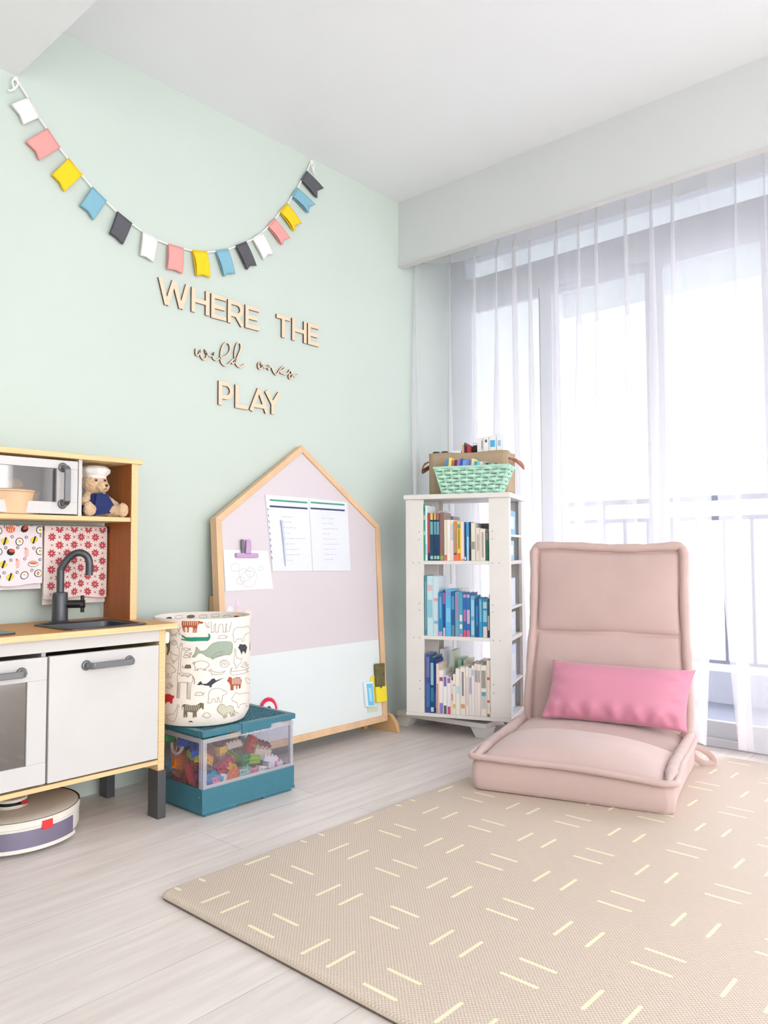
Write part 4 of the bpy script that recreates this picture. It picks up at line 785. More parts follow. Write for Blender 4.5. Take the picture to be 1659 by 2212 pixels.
pane('back_panel',(CX0+.004,CY1-.008,.080),(CX1-CX0-.008,0,0),(0,0,.152),(0,.005,0),1)
pane('side_panel',(CX0+.001,CY0+.008,.045),(0,CY1-CY0-.016,0),(0,0,.187),(.005,0,0),1)
pane('side_panel',(CX1-.006,CY0+.012,.045),(0,CY1-CY0-.024,0),(0,0,.187),(.005,0,0),1)
lz=.238
lb=MB(); lb.box(CX0-.001,CY0-.003,lz-.001,CX1+.003,CY0+.018,.2555).box(CX0-.001,CY1-.018,lz-.001,CX1+.003,CY1+.002,.2555).box(CX0-.001,CY0+.018,lz-.001,CX0+.020,CY1-.018,.2555).box(CX1-.018,CY0+.018,lz-.001,CX1+.003,CY1-.018,.2555)
lid=obj('lid',lb,TEAL,cr,bevel=.003)
g=MB(); x=CX0+.02; 
while x<CX1-.018: g.box(x,CY0+.018,.2475,x+.0028,CY1-.018,.2535); x+=.0165
y=CY0+.02; k=0
while y<CY1-.018: g.box(CX0+.02,y,.2475,CX1-.018,y+.0028,.2540); y+=.0155
obj('lid_lattice',g,mat('teal_lattice','#37707e',.4),lid)
obj('lid_shade_sheet',MB().box(CX0+.02,CY0+.018,.2385,CX1-.018,CY1-.018,.240),mat('lid_hole_shade','#153540',.5),lid)  # dark sheet: shade in the lattice holes is put into its colour
la=obj('latch',MB().box(1.542,CY0-.0075,.226,1.660,CY0-.002,.2565).box(1.542,CY0-.0075,.2535,1.660,CY0+.02,.2575),TEAL,cr,bevel=.002)
hg=MB().cyl((1.542,CY0-.0055,.2235),(1.668,CY0-.0055,.2235),.0028,8)
for i in range(4): hg.box(1.556+i*.031,CY0-.010,.219,1.561+i*.031,CY0-.001,.229)
obj('hinge_rod',hg,CPF,la)
# ------------------------------------------------------------ toy bricks
BC={'red':'#c9252d','magenta':'#c02a55','orange':'#ef7d27','yellow':'#f0bd2c','lime':'#a9d13c','green':'#1f9354','sky blue':'#36a5c4','blue':'#1f57b8','white':'#f1efec','beige':'#dccbb2','maroon':'#7c2838','pink':'#e88aa6','mint':'#a4dcc6','brown':'#7b4a37'}
BM={k:mat('brick_'+k.replace(' ','_'),v,.25,noise=(20,.02)) for k,v in BC.items()}
def brick_mesh(nx,ny):
    u=.0158; L,W,H=nx*u,ny*u,.0192; t=.0016; m_=MB()
    x0,x1,y0,y1=-L/2,L/2,-W/2,W/2; a0,a1,c0,c1=x0+t,x1-t,y0+t,y1-t
    V=[(x0,y0,0),(x1,y0,0),(x1,y1,0),(x0,y1,0),(x0,y0,H),(x1,y0,H),(x1,y1,H),(x0,y1,H),(a0,c0,0),(a1,c0,0),(a1,c1,0),(a0,c1,0),(a0,c0,H-t),(a1,c0,H-t),(a1,c1,H-t),(a0,c1,H-t)]
    Fc=[(4,5,6,7),(0,1,5,4),(1,2,6,5),(2,3,7,6),(3,0,4,7),(15,14,13,12),(8,12,13,9),(9,13,14,10),(10,14,15,11),(11,15,12,8),(0,8,9,1),(1,9,10,2),(2,10,11,3),(3,11,8,0)]
    m_.add(V,Fc)
    for i in range(nx):
        for j in range(ny): m_.lathe((x0+u*(i+.5),y0+u*(j+.5),H),[(.0047,0),(.0047,.0042),(.0033,.0042),(.0033,0)],12)
    for i in range(1,nx):
        for j in range(1,ny): m_.lathe((x0+u*i,y0+u*j,.0002),[(.0066,0),(.0066,H-t),(.0052,H-t),(.0052,0)],12)
    me=bpy.data.meshes.new('toy_brick'); me.from_pydata(m_.v,[],m_.f)
    bm=bmesh.new(); bm.from_mesh(me); bmesh.ops.recalc_face_normals(bm,faces=bm.faces); bm.to_mesh(me); bm.free()
    me.polygons.foreach_set('use_smooth',[True]*len(me.polygons)); me.set_sharp_from_angle(angle=.6); me.materials.append(None); return me
BME={k:brick_mesh(*k) for k in ((4,4),(4,2),(2,2),(6,2))}
def brick(col,sz,loc,rot,lb):
    o=bpy.data.objects.new('toy_brick',BME[sz]); COL.objects.link(o); o.location=loc; o.rotation_euler=rot
    o.material_slots[0].link='OBJECT'; o.material_slots[0].material=BM[col]
    tag(o,lb,'toy brick','toy bricks in the clear crate'); WL[o.name]=Vector(loc)
rr=random.Random(21)
R_=math.radians
# front row as the photograph shows it: colour, size, x, y, z, rotation
front=[('magenta',(4,2),1.512,-.432,.128,(R_(100),R_(-32),0)),('green',(2,2),1.590,-.438,.132,(R_(95),0,R_(4))),('lime',(4,2),1.624,-.430,.118,(R_(70),R_(12),R_(20))),
('sky blue',(4,2),1.470,-.430,.098,(R_(12),R_(-8),R_(25))),('sky blue',(2,2),1.486,-.445,.088,(R_(92),R_(20),R_(-35))),('orange',(4,2),1.528,-.445,.084,(R_(90),R_(-40),R_(10))),('mint',(2,2),1.577,-.440,.086,(R_(88),R_(6),0)),
('pink',(2,2),1.617,-.445,.075,(R_(80),0,R_(8))),('white',(2,2),1.652,-.444,.078,(R_(85),R_(15),0)),('beige',(4,2),1.672,-.424,.128,(R_(8),R_(15),R_(-8))),('white',(4,2),1.690,-.440,.103,(R_(5),R_(18),R_(5))),
('yellow',(2,2),1.522,-.405,.175,(R_(170),0,R_(10))),('yellow',(4,2),1.538,-.428,.106,(R_(20),R_(25),R_(30))),('beige',(4,2),1.572,-.405,.160,(R_(-20),0,R_(6))),('red',(4,2),1.636,-.405,.158,(R_(85),R_(-62),R_(20))),('maroon',(4,2),1.690,-.400,.142,(R_(10),R_(22),R_(-10))),
('lime',(2,2),1.655,-.400,.147,(R_(30),R_(30),0)),('maroon',(4,2),1.478,-.400,.152,(R_(20),R_(60),R_(10))),('yellow',(4,2),1.452,-.408,.150,(R_(60),R_(35),0)),('maroon',(2,2),1.452,-.415,.122,(R_(80),R_(20),0)),
('pink',(2,2),1.470,-.448,.056,(R_(70),0,0)),('white',(2,2),1.497,-.446,.052,(R_(60),R_(20),R_(20))),('blue',(2,2),1.437,-.445,.066,(R_(90),R_(25),0)),('sky blue',(2,2),1.436,-.440,.096,(R_(88),R_(60),R_(5))),('pink',(4,2),1.560,-.440,.056,(R_(10),0,R_(6))),('mint',(2,2),1.600,-.442,.052,(R_(14),0,0)),('white',(4,2),1.712,-.440,.075,(R_(4),R_(8),0)),('pink',(2,2),1.722,-.440,.052,(0,0,R_(10))),
('green',(4,2),1.515,-.365,.196,(R_(15),R_(-10),R_(30))),('sky blue',(4,2),1.560,-.350,.192,(R_(20),R_(-15),R_(-15))),('yellow',(2,2),1.592,-.370,.192,(R_(80),R_(20),0)),('maroon',(4,4),1.555,-.372,.172,(R_(12),R_(4),R_(10)))]
side=[('blue',(4,2),1.440,-.375,.172,(R_(-10),R_(-12),R_(60))),('blue',(2,2),1.425,-.33,.190,(R_(10),0,R_(30))),('lime',(4,2),1.440,-.370,.152,(R_(5),R_(-8),R_(80))),('red',(4,2),1.435,-.385,.126,(R_(20),R_(60),R_(80))),
('blue',(2,2),1.418,-.420,.108,(R_(80),0,R_(70))),('red',(4,2),1.425,-.36,.100,(R_(40),R_(-50),R_(80))),('magenta',(4,2),1.420,-.415,.078,(R_(30),R_(60),R_(85))),('orange',(4,4),1.435,-.295,.130,(R_(30),R_(-40),R_(60))),('orange',(4,2),1.430,-.305,.100,(R_(50),R_(30),R_(90))),
('red',(4,2),1.430,-.34,.070,(R_(20),R_(40),R_(80))),('green',(4,2),1.430,-.26,.190,(R_(10),R_(10),R_(40))),('yellow',(4,2),1.440,-.26,.150,(R_(20),R_(-20),R_(60))),('sky blue',(4,2),1.440,-.26,.110,(R_(30),0,R_(20))),('maroon',(4,2),1.425,-.40,.050,(R_(5),0,R_(88))),('red',(4,4),1.440,-.29,.050,(R_(5),0,R_(88)))]
ordn=['first','second','third','fourth','fifth','sixth','seventh','eighth','ninth','tenth','eleventh','twelfth','thirteenth','fourteenth','fifteenth','sixteenth','seventeenth','eighteenth','nineteenth','twentieth']
def place_bricks(L,zone):
    by={}
    for b in L: by.setdefault(b[0],[]).append(b)
    for c,ls in by.items():
        ls.sort(key=lambda b:(b[2] if zone!='against the left crate pane' else b[3]))
        for i,b in enumerate(ls):
            nm={(4,4):'square',(4,2):'long',(2,2):'small'}[b[1]]
            hgt='top' if b[4]>.16 else 'middle' if b[4]>.1 else 'bottom'
            pos='' if len(ls)==1 else ', %s %s one from left'%(ordn[i],c)
            brick(c,b[1],(b[2],b[3]+(.020 if 'front' in zone else 0),max(b[4],.080) if 'front' in zone else b[4]),b[5],'%s %s brick %s%s'%(c,nm,zone,pos))
place_bricks(front,'behind the front crate pane'); place_bricks(side,'against the left crate pane')
fillb=[]
cols=list(BC)
for i in range(6):
    for j in range(2):
        for k in range(4):
            fillb.append((cols[(i*5+j*3+k*4)%14],(4,4) if k<3 else (4,2),1.487+i*.047,-.345+j*.075,.045+k*.034-(0.0 if i<4 else .004*i),(rr.uniform(-.35,.35),rr.uniform(-.35,.35),rr.uniform(0,3))))
fillb=[b for b in fillb if b[2]+.03<CX1-.008]
place_bricks(fillb,'deep inside the crate')
q=thing('toy_disc','cream spoked round toy behind the left crate panel on the bricks','toy',(1.425,-.315,.19))
w_=MB(); w_.tube([(1.422+.006*math.sin(t*PI/16),-.300+.030*math.cos(t*PI/16),.190+.030*math.sin(t*PI/16)) for t in range(32)],.005,8,closed=True)
for k in range(5): a=k*2*PI/5; w_.cyl((1.424,-.300,.190),(1.422,-.300+.028*math.cos(a),.190+.028*math.sin(a)),.0025,6)
obj('wheel_rim',w_,cm('#eee9dd',.4),q); obj('hub',MB().cyl((1.418,-.300,.190),(1.430,-.300,.190),.008,12),cm('#b9b4a8',.4),q)
# ------------------------------------------------------------ animal print bucket
BCX,BCY,BR=1.518,-.295,.155
def brad(t,z):
    r=BR+.0012*math.sin(3*t+1)+.0015*math.sin(5*t)*(z-.26)/.33
    if z<.300: r*=1-.10*((.300-z)/.042)**2
    return r
def bmap(t,z,off=.0009): r=brad(t,z)+off; return (BCX+r*math.cos(t),BCY+r*math.sin(t),z)
zt=.590
bk=thing('fabric_bucket','cream fabric bucket printed with animals standing on the teal crate','fabric basket',(BCX,BCY,.258))
CAN=mat('cream_canvas','#f1e7dc',.9,noise=(6,.03),bump=(600,.25))
pr=[(.02,.2585),(.11,.2585)]+[(None,.2585+(zt-.2585)*k/14) for k in range(15)]
n=96; vs=[];L=0
prof=[]
for r,z in pr: prof.append([( (BCX+(r if r else brad(2*PI*k/n,z))*math.cos(2*PI*k/n)),(BCY+(r if r else brad(2*PI*k/n,z))*math.sin(2*PI*k/n)),z) for k in range(n)])
for z,dd in ((zt+.001,.0015),(zt,.003),(zt-.05,.004),(.29,.006),(.264,.02),(.264,.13)): prof.append([(BCX+(brad(2*PI*k/n,max(z,.301))-dd)*math.cos(2*PI*k/n),BCY+(brad(2*PI*k/n,max(z,.301))-dd)*math.sin(2*PI*k/n),z) for k in range(n)])
vs=[p for r in prof for p in r]; fs=[(i*n+k,i*n+(k+1)%n,(i+1)*n+(k+1)%n,(i+1)*n+k) for i in range(len(prof)-1) for k in range(n)]
fs+=[tuple(range(n-1,-1,-1)),tuple((len(prof)-1)*n+k for k in range(n))]
obj('canvas_body',MB().add(vs,fs),CAN,bk,angle=60)
CK={'t':'#a8542f','w':'#f1e7dc','g':'#1f8a72','h':'#9fae9c','r':'#c72f30','o':'#736a50','n':'#3d4147','l':'#c9c4ae','p':'#e77f8c','k':'#8d8170'}
ck=list(CK); pm=MB()
lay=0
for rep in (0,1):
  for f_,l_,w_,cl_,pts in MOTIFS:
    if rep: pts=[(t+PI*1.0,z) for t,z in pts]
    P2=[(t*BR,z) for t,z in pts]
    o1=.0009 if f_!='w' else .0013
    if f_:
        try: pm.fill(P2,lambda u,v:bmap(u/BR,v,o1),ck.index(f_),maxe=.012)
        except Exception as e: pass
    if l_: pm.line(P2,.00098*w_,lambda u,v:bmap(u/BR,v,.0014),ck.index(l_),closed=bool(cl_))
obj('animal_print',pm,[cm(CK[k],.9) for k in ck],bk,smooth=False)
# inner rim print
ip=MB(); ri=random.Random(6)
for i in range(22):
    t=i*.285+.1; c=ri.choice('knhrto'); zc_=zt-.012-ri.uniform(0,.006)
    def im(u,v): r=brad(u/BR,.5)-.0055; return (BCX+r*math.cos(u/BR),BCY+r*math.sin(u/BR),v)
    pts=[(t*BR+.014*math.cos(a*PI/4)*(1+.3*(a%2)),zc_+.006*math.sin(a*PI/4)) for a in range(8)]
    if c=='k' or i%2: ip.line(pts,.0009,im,0,closed=True)
    else: ip.fill(pts,im,ck.index(c) if 0 else 1+'nhrto'.index(c) if c in 'nhrto' else 0)
obj('inner_print',ip,[cm(CK[k],.9) for k in 'knhrto'],bk,smooth=False)
# ------------------------------------------------------------ revolving bookcase
SA=Vector((2.62,-.243,0)); SB=Vector((2.79,-.672,0)); SD=(SB-SA).normalized(); SP=Vector((.9305,.3685,0)); SW=.4615; SDp=.335
def sh(s,t,z): return SA+SD*s+SP*t+Vector((0,0,z))
def sbox(m_,s0,s1,t0,t1,z0,z1,mi=0): return m_.obox(sh(s0,t0,z0),SD*(s1-s0),SP*(t1-t0),Vector((0,0,z1-z0)),mi)
SHW=mat('white_shelf_laminate','#e4dfd9',.4)
bc=thing('bookcase','white revolving bookcase in the corner with books, basket and bin on top','bookcase',(2.87,-.38,0))
obj('top_board',sbox(MB(),-.008,SW+.008,-.012,SDp+.008,1.026,1.048),SHW,bc,bevel=.004)
obj('bottom_board',sbox(MB(),-.002,SW+.002,-.004,SDp+.004,.083,.098),SHW,bc,bevel=.002)
for z in (.415,.741): obj('shelf',sbox(MB(),.012,SW-.002,.002,SDp-.002,z,z+.016),SHW,bc,bevel=.001)
HO=cm('#6d6259',.6)
for i,(s0,s1) in enumerate(((0,.081),(.374,SW))):
    p=obj('post',sbox(MB(),s0,s1,0,.014,.098,1.026),SHW,bc,bevel=.001)
    hm=MB(); e=s1-.019 if i==0 else s0+.014; e2=s1-.047 if i==0 else s0+.043
    for z in (.421,.748): hm.cyl(sh(e,.0,z),sh(e,-.0008,z),.0022,8).cyl(sh(e2,.0,z),sh(e2,-.0008,z),.0022,8)
    for z in (.20,.235,.54,.57,.85,.883): hm.cyl(sh(e,.0,z),sh(e,-.0008,z),.0022,8)
    obj('screw_holes',hm,HO,p)
    obj('post',sbox(MB(),s0,s1,SDp-.014,SDp,.098,1.026),SHW,bc,bevel=.001)
for s in (0,SW-.014):   # side panels' upright strips
    for t0,t1 in ((.014,.035),(SDp-.05,SDp-.014)): obj('side_upright',sbox(MB(),s,s+.014,t0,t1,.098,1.026),SHW,bc,bevel=.001)
obj('centre_panel',sbox(MB(),.014,.10,.16,.172,.098,1.026),SHW,bc)
for z in (.23,.55,.86): obj('side_shelf',sbox(MB(),.385,SW-.002,.036,SDp-.052,z,z+.010),SHW,bc)
# turntable base, square on the floor
P1,P2,P3,P4=(2.717,-.099),(2.758,-.564),(3.10,-.534),(3.06,-.07)
bs=obj('base_board',MB().prism([P1,P2,P3,P4],lambda u,v,d:(u,v,d),.045,.066),SHW,bc,bevel=.002)
obj('turntable',MB().lathe((2.905,-.33,.066),[(.10,0),(.10,.017)],32),cm('#8d8a86',.5),bc)
for (px,py),dx,dy in ((P1,1,-1),(P2,1,1),(P3,-1,1),(P4,-1,-1)):
    t=[(px+dx*.004,py+dy*.004),(px+dx*.085,py+dy*.004),(px+dx*.085,py+dy*.085),(px+dx*.004,py+dy*.085)]; b4=[(px+dx*.004,py+dy*.004),(px+dx*.055,py+dy*.004),(px+dx*.055,py+dy*.055),(px+dx*.004,py+dy*.055)]
    obj('foot',MB().add([(*p,.045) for p in t]+[(*p,0) for p in b4],[(0,1,2,3),(4,7,6,5),(0,4,5,1),(1,5,6,2),(2,6,7,3),(3,7,4,0)]),SHW,bs,bevel=.002)
# ------------------------------------------------------------ books
PG=mat('book_pages','#f3efe6',.8,noise=(3,.03))
def book(s0,s1,t0,dep,z0,z1,col,lb,grp,bands=(),lean=0,sname='book'):
    """spine faces the room at depth t0; bands=[(zfrac0,zfrac1,colour)] printed on the spine"""
    th=s1-s0; c=.0016; H=z1-z0
    o0=sh(s0,t0,z0); ex,ey,ez=SD.copy(),SP.copy(),Vector((0,0,1))
    if lean: R=Matrix.Rotation(lean,3,SP); ex=R@ex; ez=R@ez
    def q(a,b_,cc): return o0+ex*a+ey*b_+ez*cc
    def bb(m_,a0,a1,b0,b1,c0,c1): return m_.obox(q(a0,b0,c0),ex*(a1-a0),ey*(b1-b0),ez*(c1-c0))
    m_=MB(); bb(m_,0,th,0,c,0,H); bb(m_,0,c,c,dep,0,H); bb(m_,th-c,th,c,dep,0,H)
    o=obj(sname,m_,cm(col,.4),smooth=False); tag(o,lb,'book',grp)
    obj('pages',bb(MB(),c,th-c,c,dep-.003,.003,H-.003),PG,o,smooth=False)
    for i,(a,b_,bc_) in enumerate(bands):
        obj('spine_label',bb(MB(),th*.12 if b_-a<.5 else th*.3,th*.88 if b_-a<.5 else th*.7,-.0005,0,H*a,H*b_),cm(bc_,.5),o,smooth=False)
    return o
S=lambda px:.087+(px-918)*.002056
def tier(ox,sc,oy,zpx,zb,kz,items,where,grp):
    prev=None
    for i,(u0,u1,vt,col,cn,bands) in enumerate(items):
        s0,s1=max(.082,S(ox+u0/sc)),min(.372,S(ox+u1/sc))
        if prev is not None: s0=max(s0,prev+.0006)
        s1=max(s1,s0+.006); prev=s1
        top=min(zb+kz*(zpx-(oy+vt/sc)),zb+.262)
        book(s0,s1,.004+((i*37)%5)*.0012,.105+((i*53)%7)*.006,zb,top,col,'%s, %s %s'%(cn,ordn[i],where),grp,bands)
    return prev
W_='#efece6'
t3=[(330,358,182,'#2b9a74','green patterned thin tall book',[(.72,.8,'#d9d4ce'),(.88,.93,'#185f58'),(.45,.52,'#b9dfc8')]),(362,402,200,'#e6eff4','white tall book',[(.1,.3,'#b7d2ea')]),(405,440,305,'#b4514f','red thin book',[(.0,.16,'#1c3f72')]),
(440,490,310,'#154560','navy paperback with yellow spine top',[(.86,1,'#e5bd5a'),(.55,.82,'#6fb0b4'),(.03,.1,'#9cc7c6')]),(490,533,310,'#143f5e','navy paperback with yellow spine top',[(.86,1,'#e0b65a'),(.55,.82,'#6fa7b4'),(.03,.1,'#9cc7c6')]),(533,578,312,'#163b63','navy paperback with rust spine top',[(.86,1,'#b1665a'),(.55,.82,'#6fa0b4'),(.03,.1,'#9cc7c6')]),
(580,635,300,'#8d6a60','brown worn book',[(.02,.1,'#8fae4a')]),(640,682,405,'#ebe3cf','cream paperback',[(0,.14,'#e06a5c')]),(682,726,405,'#eee6da','off-white paperback',[]),(726,772,408,'#efe0d8','pinkish cream paperback',[(.5,.9,'#c6ccd6')]),
(775,820,430,'#c98b4b','orange and grey-blue paperback',[(.22,.76,'#8797a7'),(.0,.13,'#e9735a'),(.15,.2,'#5a3b87')]),(822,872,430,'#f3cf48','yellow paperback with blue oval',[(.82,.93,'#5f9c9e'),(0,.19,'#e9693c'),(.3,.8,'#8c7b3f')]),(874,920,435,'#eee0dc','pale pink paperback',[(.0,.05,'#d98f8f')]),
(922,945,440,'#173f6d','dark blue thin book',[(.02,.1,'#e8e6e4')]),(946,990,440,'#4aa3d6','light blue and white book',[(0,.62,'#c9dbe6')]),(991,1011,440,'#1a1d25','black thin book',[(.3,.6,'#3b3f4b')]),
(1014,1070,450,'#e2dccf','beige paperback',[(.3,.5,'#9c9486')]),(1075,1135,520,'#e4d8cd','greige paperback',[(.3,.8,'#bdb0a4')]),(1138,1205,535,'#e6d9ce','pale taupe paperback',[(.1,.9,'#b5a79b')]),(1210,1244,570,'#2a6a4f','dark green book',[(.7,.95,'#8a7f72')])]
tier(860,6.38,1060,1211,.7575,.00203,t3,'from left on the top shelf','books on the top shelf')
t2=[(200,238,190,'#4c8a93','teal edged tall book',[(.1,.9,'#6fb1bb')]),(240,340,200,'#c3e1e6','very pale teal tall book',[(.75,.85,'#e1b9bd'),(.3,.6,'#8fc4d0')]),(343,425,205,'#cddde5','pale grey-blue tall book',[(.58,.63,'#e39ab0'),(.2,.25,'#7fb3c6')]),(428,497,465,'#2b85b9','mid blue paperback',[(.4,.9,'#63b2d6'),(.0,.1,'#d19ab9')]),
(499,542,430,'#1c4f93','navy paperback with pink lettering',[(.7,.95,'#c45f93'),(0,.18,'#d9cfd2')]),(548,635,412,'#55b2de','sky blue paperback',[(.88,.95,'#8f8fd0'),(.3,.6,'#7cc4e4')]),(638,695,450,'#1f5f98','deep blue paperback',[(0,.25,'#6d8796'),(.6,.9,'#5b90bd')]),(700,768,455,'#71a9c4','blue-grey paperback with pink title',[(.4,.95,'#c07c94')]),
(770,826,465,'#4d9fc2','pale blue patterned paperback',[(.35,.5,'#d8dccf'),(.18,.28,'#d8dccf'),(0,.06,'#e58aa6')]),(829,888,470,'#2a68ae','blue paperback with pink base',[(0,.15,'#d95573'),(.35,.62,'#b06f9e'),(.9,.97,'#d09ab0')]),(890,949,470,'#2a6cb2','blue paperback with pink base',[(0,.15,'#dc6a83'),(.3,.62,'#c6a9c6'),(.9,.97,'#d09ab0')]),
(955,1016,510,'#5fabc9','light blue paperback',[(.5,.9,'#9ccbd8'),(.05,.4,'#a2cddb')]),(1022,1085,550,'#14548f','dark blue paperback',[(.3,.8,'#3d86bb')]),(1088,1140,550,'#3591b8','teal blue paperback',[(.4,.95,'#79b8c7')]),(1143,1223,555,'#2386b5','blue paperback with cream round base',[(0,.28,'#dcc9c4'),(.75,.92,'#a9c6c9'),(.4,.7,'#88c0d2')]),(1226,1262,590,'#1f5560','dark teal thin book',[(0,.2,'#3b2a2c'),(.2,.6,'#a9a398')])]
tier(890,7.54,1220,1374,.4315,.00203,t2,'from left on the middle shelf','books on the middle shelf')
t1=[(215,283,390,'#3d4f95','purple-blue tall book',[(.1,.5,'#3f6fb0'),(.6,.95,'#6a6fa8')]),(285,347,440,'#12486b','dark teal-navy tall book',[(.5,.9,'#8fbdc0'),(.02,.1,'#b8d4d8'),(.2,.45,'#2f7f94')]),(349,384,480,'#24308f','royal blue book',[(.1,.4,'#4450a8')]),(386,426,540,'#e9d7c4','cream book with orange lower half',[(0,.6,'#dd6a35')]),
(428,500,640,'#efe9e5','white paperback with purple base',[(0,.24,'#8f7fc0'),(.75,.84,'#a2566a')]),(504,560,722,'#efeae8','white paperback with violet top and black base',[(.72,.98,'#7a6ab4'),(0,.22,'#57535c')]),(564,620,742,'#ece4e4','white paperback with crimson base',[(0,.2,'#d4446c'),(.84,.98,'#9a6aa0')]),(624,660,790,'#efe2d5','cream thin paperback',[(.4,.6,'#d9a59b')]),
(662,698,690,'#efe6da','ivory paperback',[(.16,.26,'#cbbb3c'),(.7,.75,'#d79aa6')]),(701,775,600,'#ece5d9','pale ivory paperback with light blue print',[(.45,.62,'#b9dbe0')]),(780,860,572,'#eae0d4','cream paperback with orange emblem',[(.14,.23,'#d99a70'),(.4,.9,'#8b8590')]),(865,910,562,'#ece2d8','cream book',[(.2,.8,'#cfc4c0')]),
(913,960,580,'#e8e0dc','off-white book with lavender title',[(.45,.8,'#b3add0')]),(963,1005,540,'#e9e0d8','ivory book with small blue mark',[(.8,.92,'#9cc0da')]),(1007,1050,512,'#eadfd6','beige book with grey title',[(.65,.88,'#a6a0a0')]),(1052,1102,518,'#ecdfd6','pinkish beige book',[(.65,.88,'#b0a4a4')]),(1106,1196,530,'#ebe2da','white wide paperback with teal picture',[(.4,.48,'#5e9fa4'),(.15,.4,'#c2c6c0'),(.55,.9,'#9b9690')]),
(1200,1248,450,'#eadbc6','tan comic with red marks',[(.65,.7,'#c9564c'),(.25,.29,'#c9564c'),(0,.05,'#8a8578')]),(1251,1298,440,'#e9d9cf','pale comic with yellow square near its foot',[(.1,.17,'#b9a52f'),(.5,.9,'#cf8f8a')])]
tier(890,7.54,1370,1545,.0985,.00205,t1,'from left on the bottom shelf','books on the bottom shelf')
# second row of books seen over the tops
def back(items,zb,where,grp):
    for s0,s1,zt_,col,lb,ln in items: book(s0,s1,.165,.13,zb,zb+zt_,col,lb,grp,(),ln)
back([(.105,.135,.225,'#f5f6f8','white large book behind the navy ones on the top shelf',0),(.150,.170,.20,'#8e8a86','grey book behind the brown one on the top shelf',0),(.30,.345,.165,'#7c756c','dark taupe book behind the right end of the top shelf',0)],.7575,'top','books behind on the top shelf')
back([(.105,.130,.215,'#eef4f7','white book behind the tall pale ones on the middle shelf',0),(.17,.21,.200,'#f6f3f3','wide white book behind the sky blue one on the middle shelf',0),(.335,.36,.175,'#7d7440','olive book behind the right end of the middle shelf',0)],.4315,'mid','books behind on the middle shelf')
back([(.105,.125,.255,'#eef0fa','tall white book behind the purple-blue one on the bottom shelf',0),(.155,.172,.25,'#dfe7cf','pale green tall book behind on the bottom shelf',0),(.19,.205,.215,'#a8d8c4','mint book behind the white paperbacks on the bottom shelf',0),(.215,.235,.21,'#efe7c6','pale yellow book behind on the bottom shelf, right of the mint one',0),(.25,.275,.195,'#5b2f2e','dark maroon book behind on the bottom shelf',0),(.285,.315,.21,'#e9d9dc','pale rose book behind on the bottom shelf',0)],.0985,'bot','books behind on the bottom shelf')
# books on the right-hand side bays (spines face right)
def sbook(t0,t1,z0,h_,col,lb,flare=0):
    m_=MB(); m_.obox(sh(SW-.075,t0,z0),SP*(t1-t0),SD*.06,Vector((0,0,h_)))
    o=obj('book',m_,cm(col,.4),smooth=False); tag(o,lb,'book','books in the side bays')
    obj('spine_label',MB().obox(sh(SW-.0149,t0+(t1-t0)*.2,z0+h_*.25),SP*((t1-t0)*.6),SD*.0005,Vector((0,0,h_*.5))),cm('#e8eef6',.5),o,smooth=False)
sbook(.06,.22,.870,.105,'#7fb2ea','blue and white booklet in the topmost side bay of the bookcase')
sbook(.06,.18,.758,.085,'#9fd0f2','light blue booklet in the side bay under the topmost one')
sbook(.08,.2,.560,.12,'#dfeaf2','pale booklet in the side bay left of the chair top')
sbook(.06,.2,.432,.10,'#d4e6ea','very pale booklet in the lower middle side bay')
sbook(.05,.2,.240,.15,'#cfe0f4','pale blue booklet in the side bay beside the chair back')
sbook(.05,.17,.0985,.11,'#a9cbe6','blue patterned booklet in the lowest side bay')
# ------------------------------------------------------------ fabric bin and mint basket on top
ZT=1.0485
BIN=mat('tan_linen','#b8a184',.9,noise=(8,.06),bump=(700,.5)); LEA=mat('brown_leather','#9a5433',.5,noise=(20,.08))
fbn=thing('storage_bin','tan fabric storage bin with brown leather handles on the bookcase','storage bin',sh(.25,.22,ZT))
def bw(s,t,z): return sh(s,t,z)
m_=MB(); 
def wallq(m_,a,b_,n_,z0,z1,k=.003):
    def fn(u,v):
        p=a.lerp(b_,u); bul=.006*math.sin(PI*u)*math.sin(PI*v); q=p+n_*bul; return (q.x,q.y,z0+(z1-z0)*v+.003*math.sin(u*9)*v)
    m_.grid(14,8,fn)
c4=[sh(.070,.132,0),sh(.430,.132,0),sh(.430,.318,0),sh(.070,.318,0)]; nn=[-SP,SD,SP,-SD]
for i in range(4): wallq(m_,c4[i],c4[(i+1)%4],nn[i],ZT+.001,ZT+.195)
m_.add([tuple(p+Vector((0,0,ZT+.002))) for p in c4],[(0,1,2,3)])
o=obj('bin_body',m_,BIN,fbn,angle=60); sm=o.modifiers.new('t','SOLIDIFY'); sm.thickness=.004; sm.offset=-1
for s,sg in ((.070,-1),(.430,1)):
    pth=[sh(s,.16,ZT+.165),sh(s+sg*.035,.17,ZT+.150),sh(s+sg*.058,.215,ZT+.125),sh(s+sg*.035,.265,ZT+.150),sh(s,.275,ZT+.165)]
    obj('leather_handle',MB().tube(catmull(pth,6),.0125,10,flat=.22,up=(0,0,1)) if 0 else MB().tube(catmull(pth,6),.012,10,flat=.25,up=tuple(SD)),LEA,fbn)
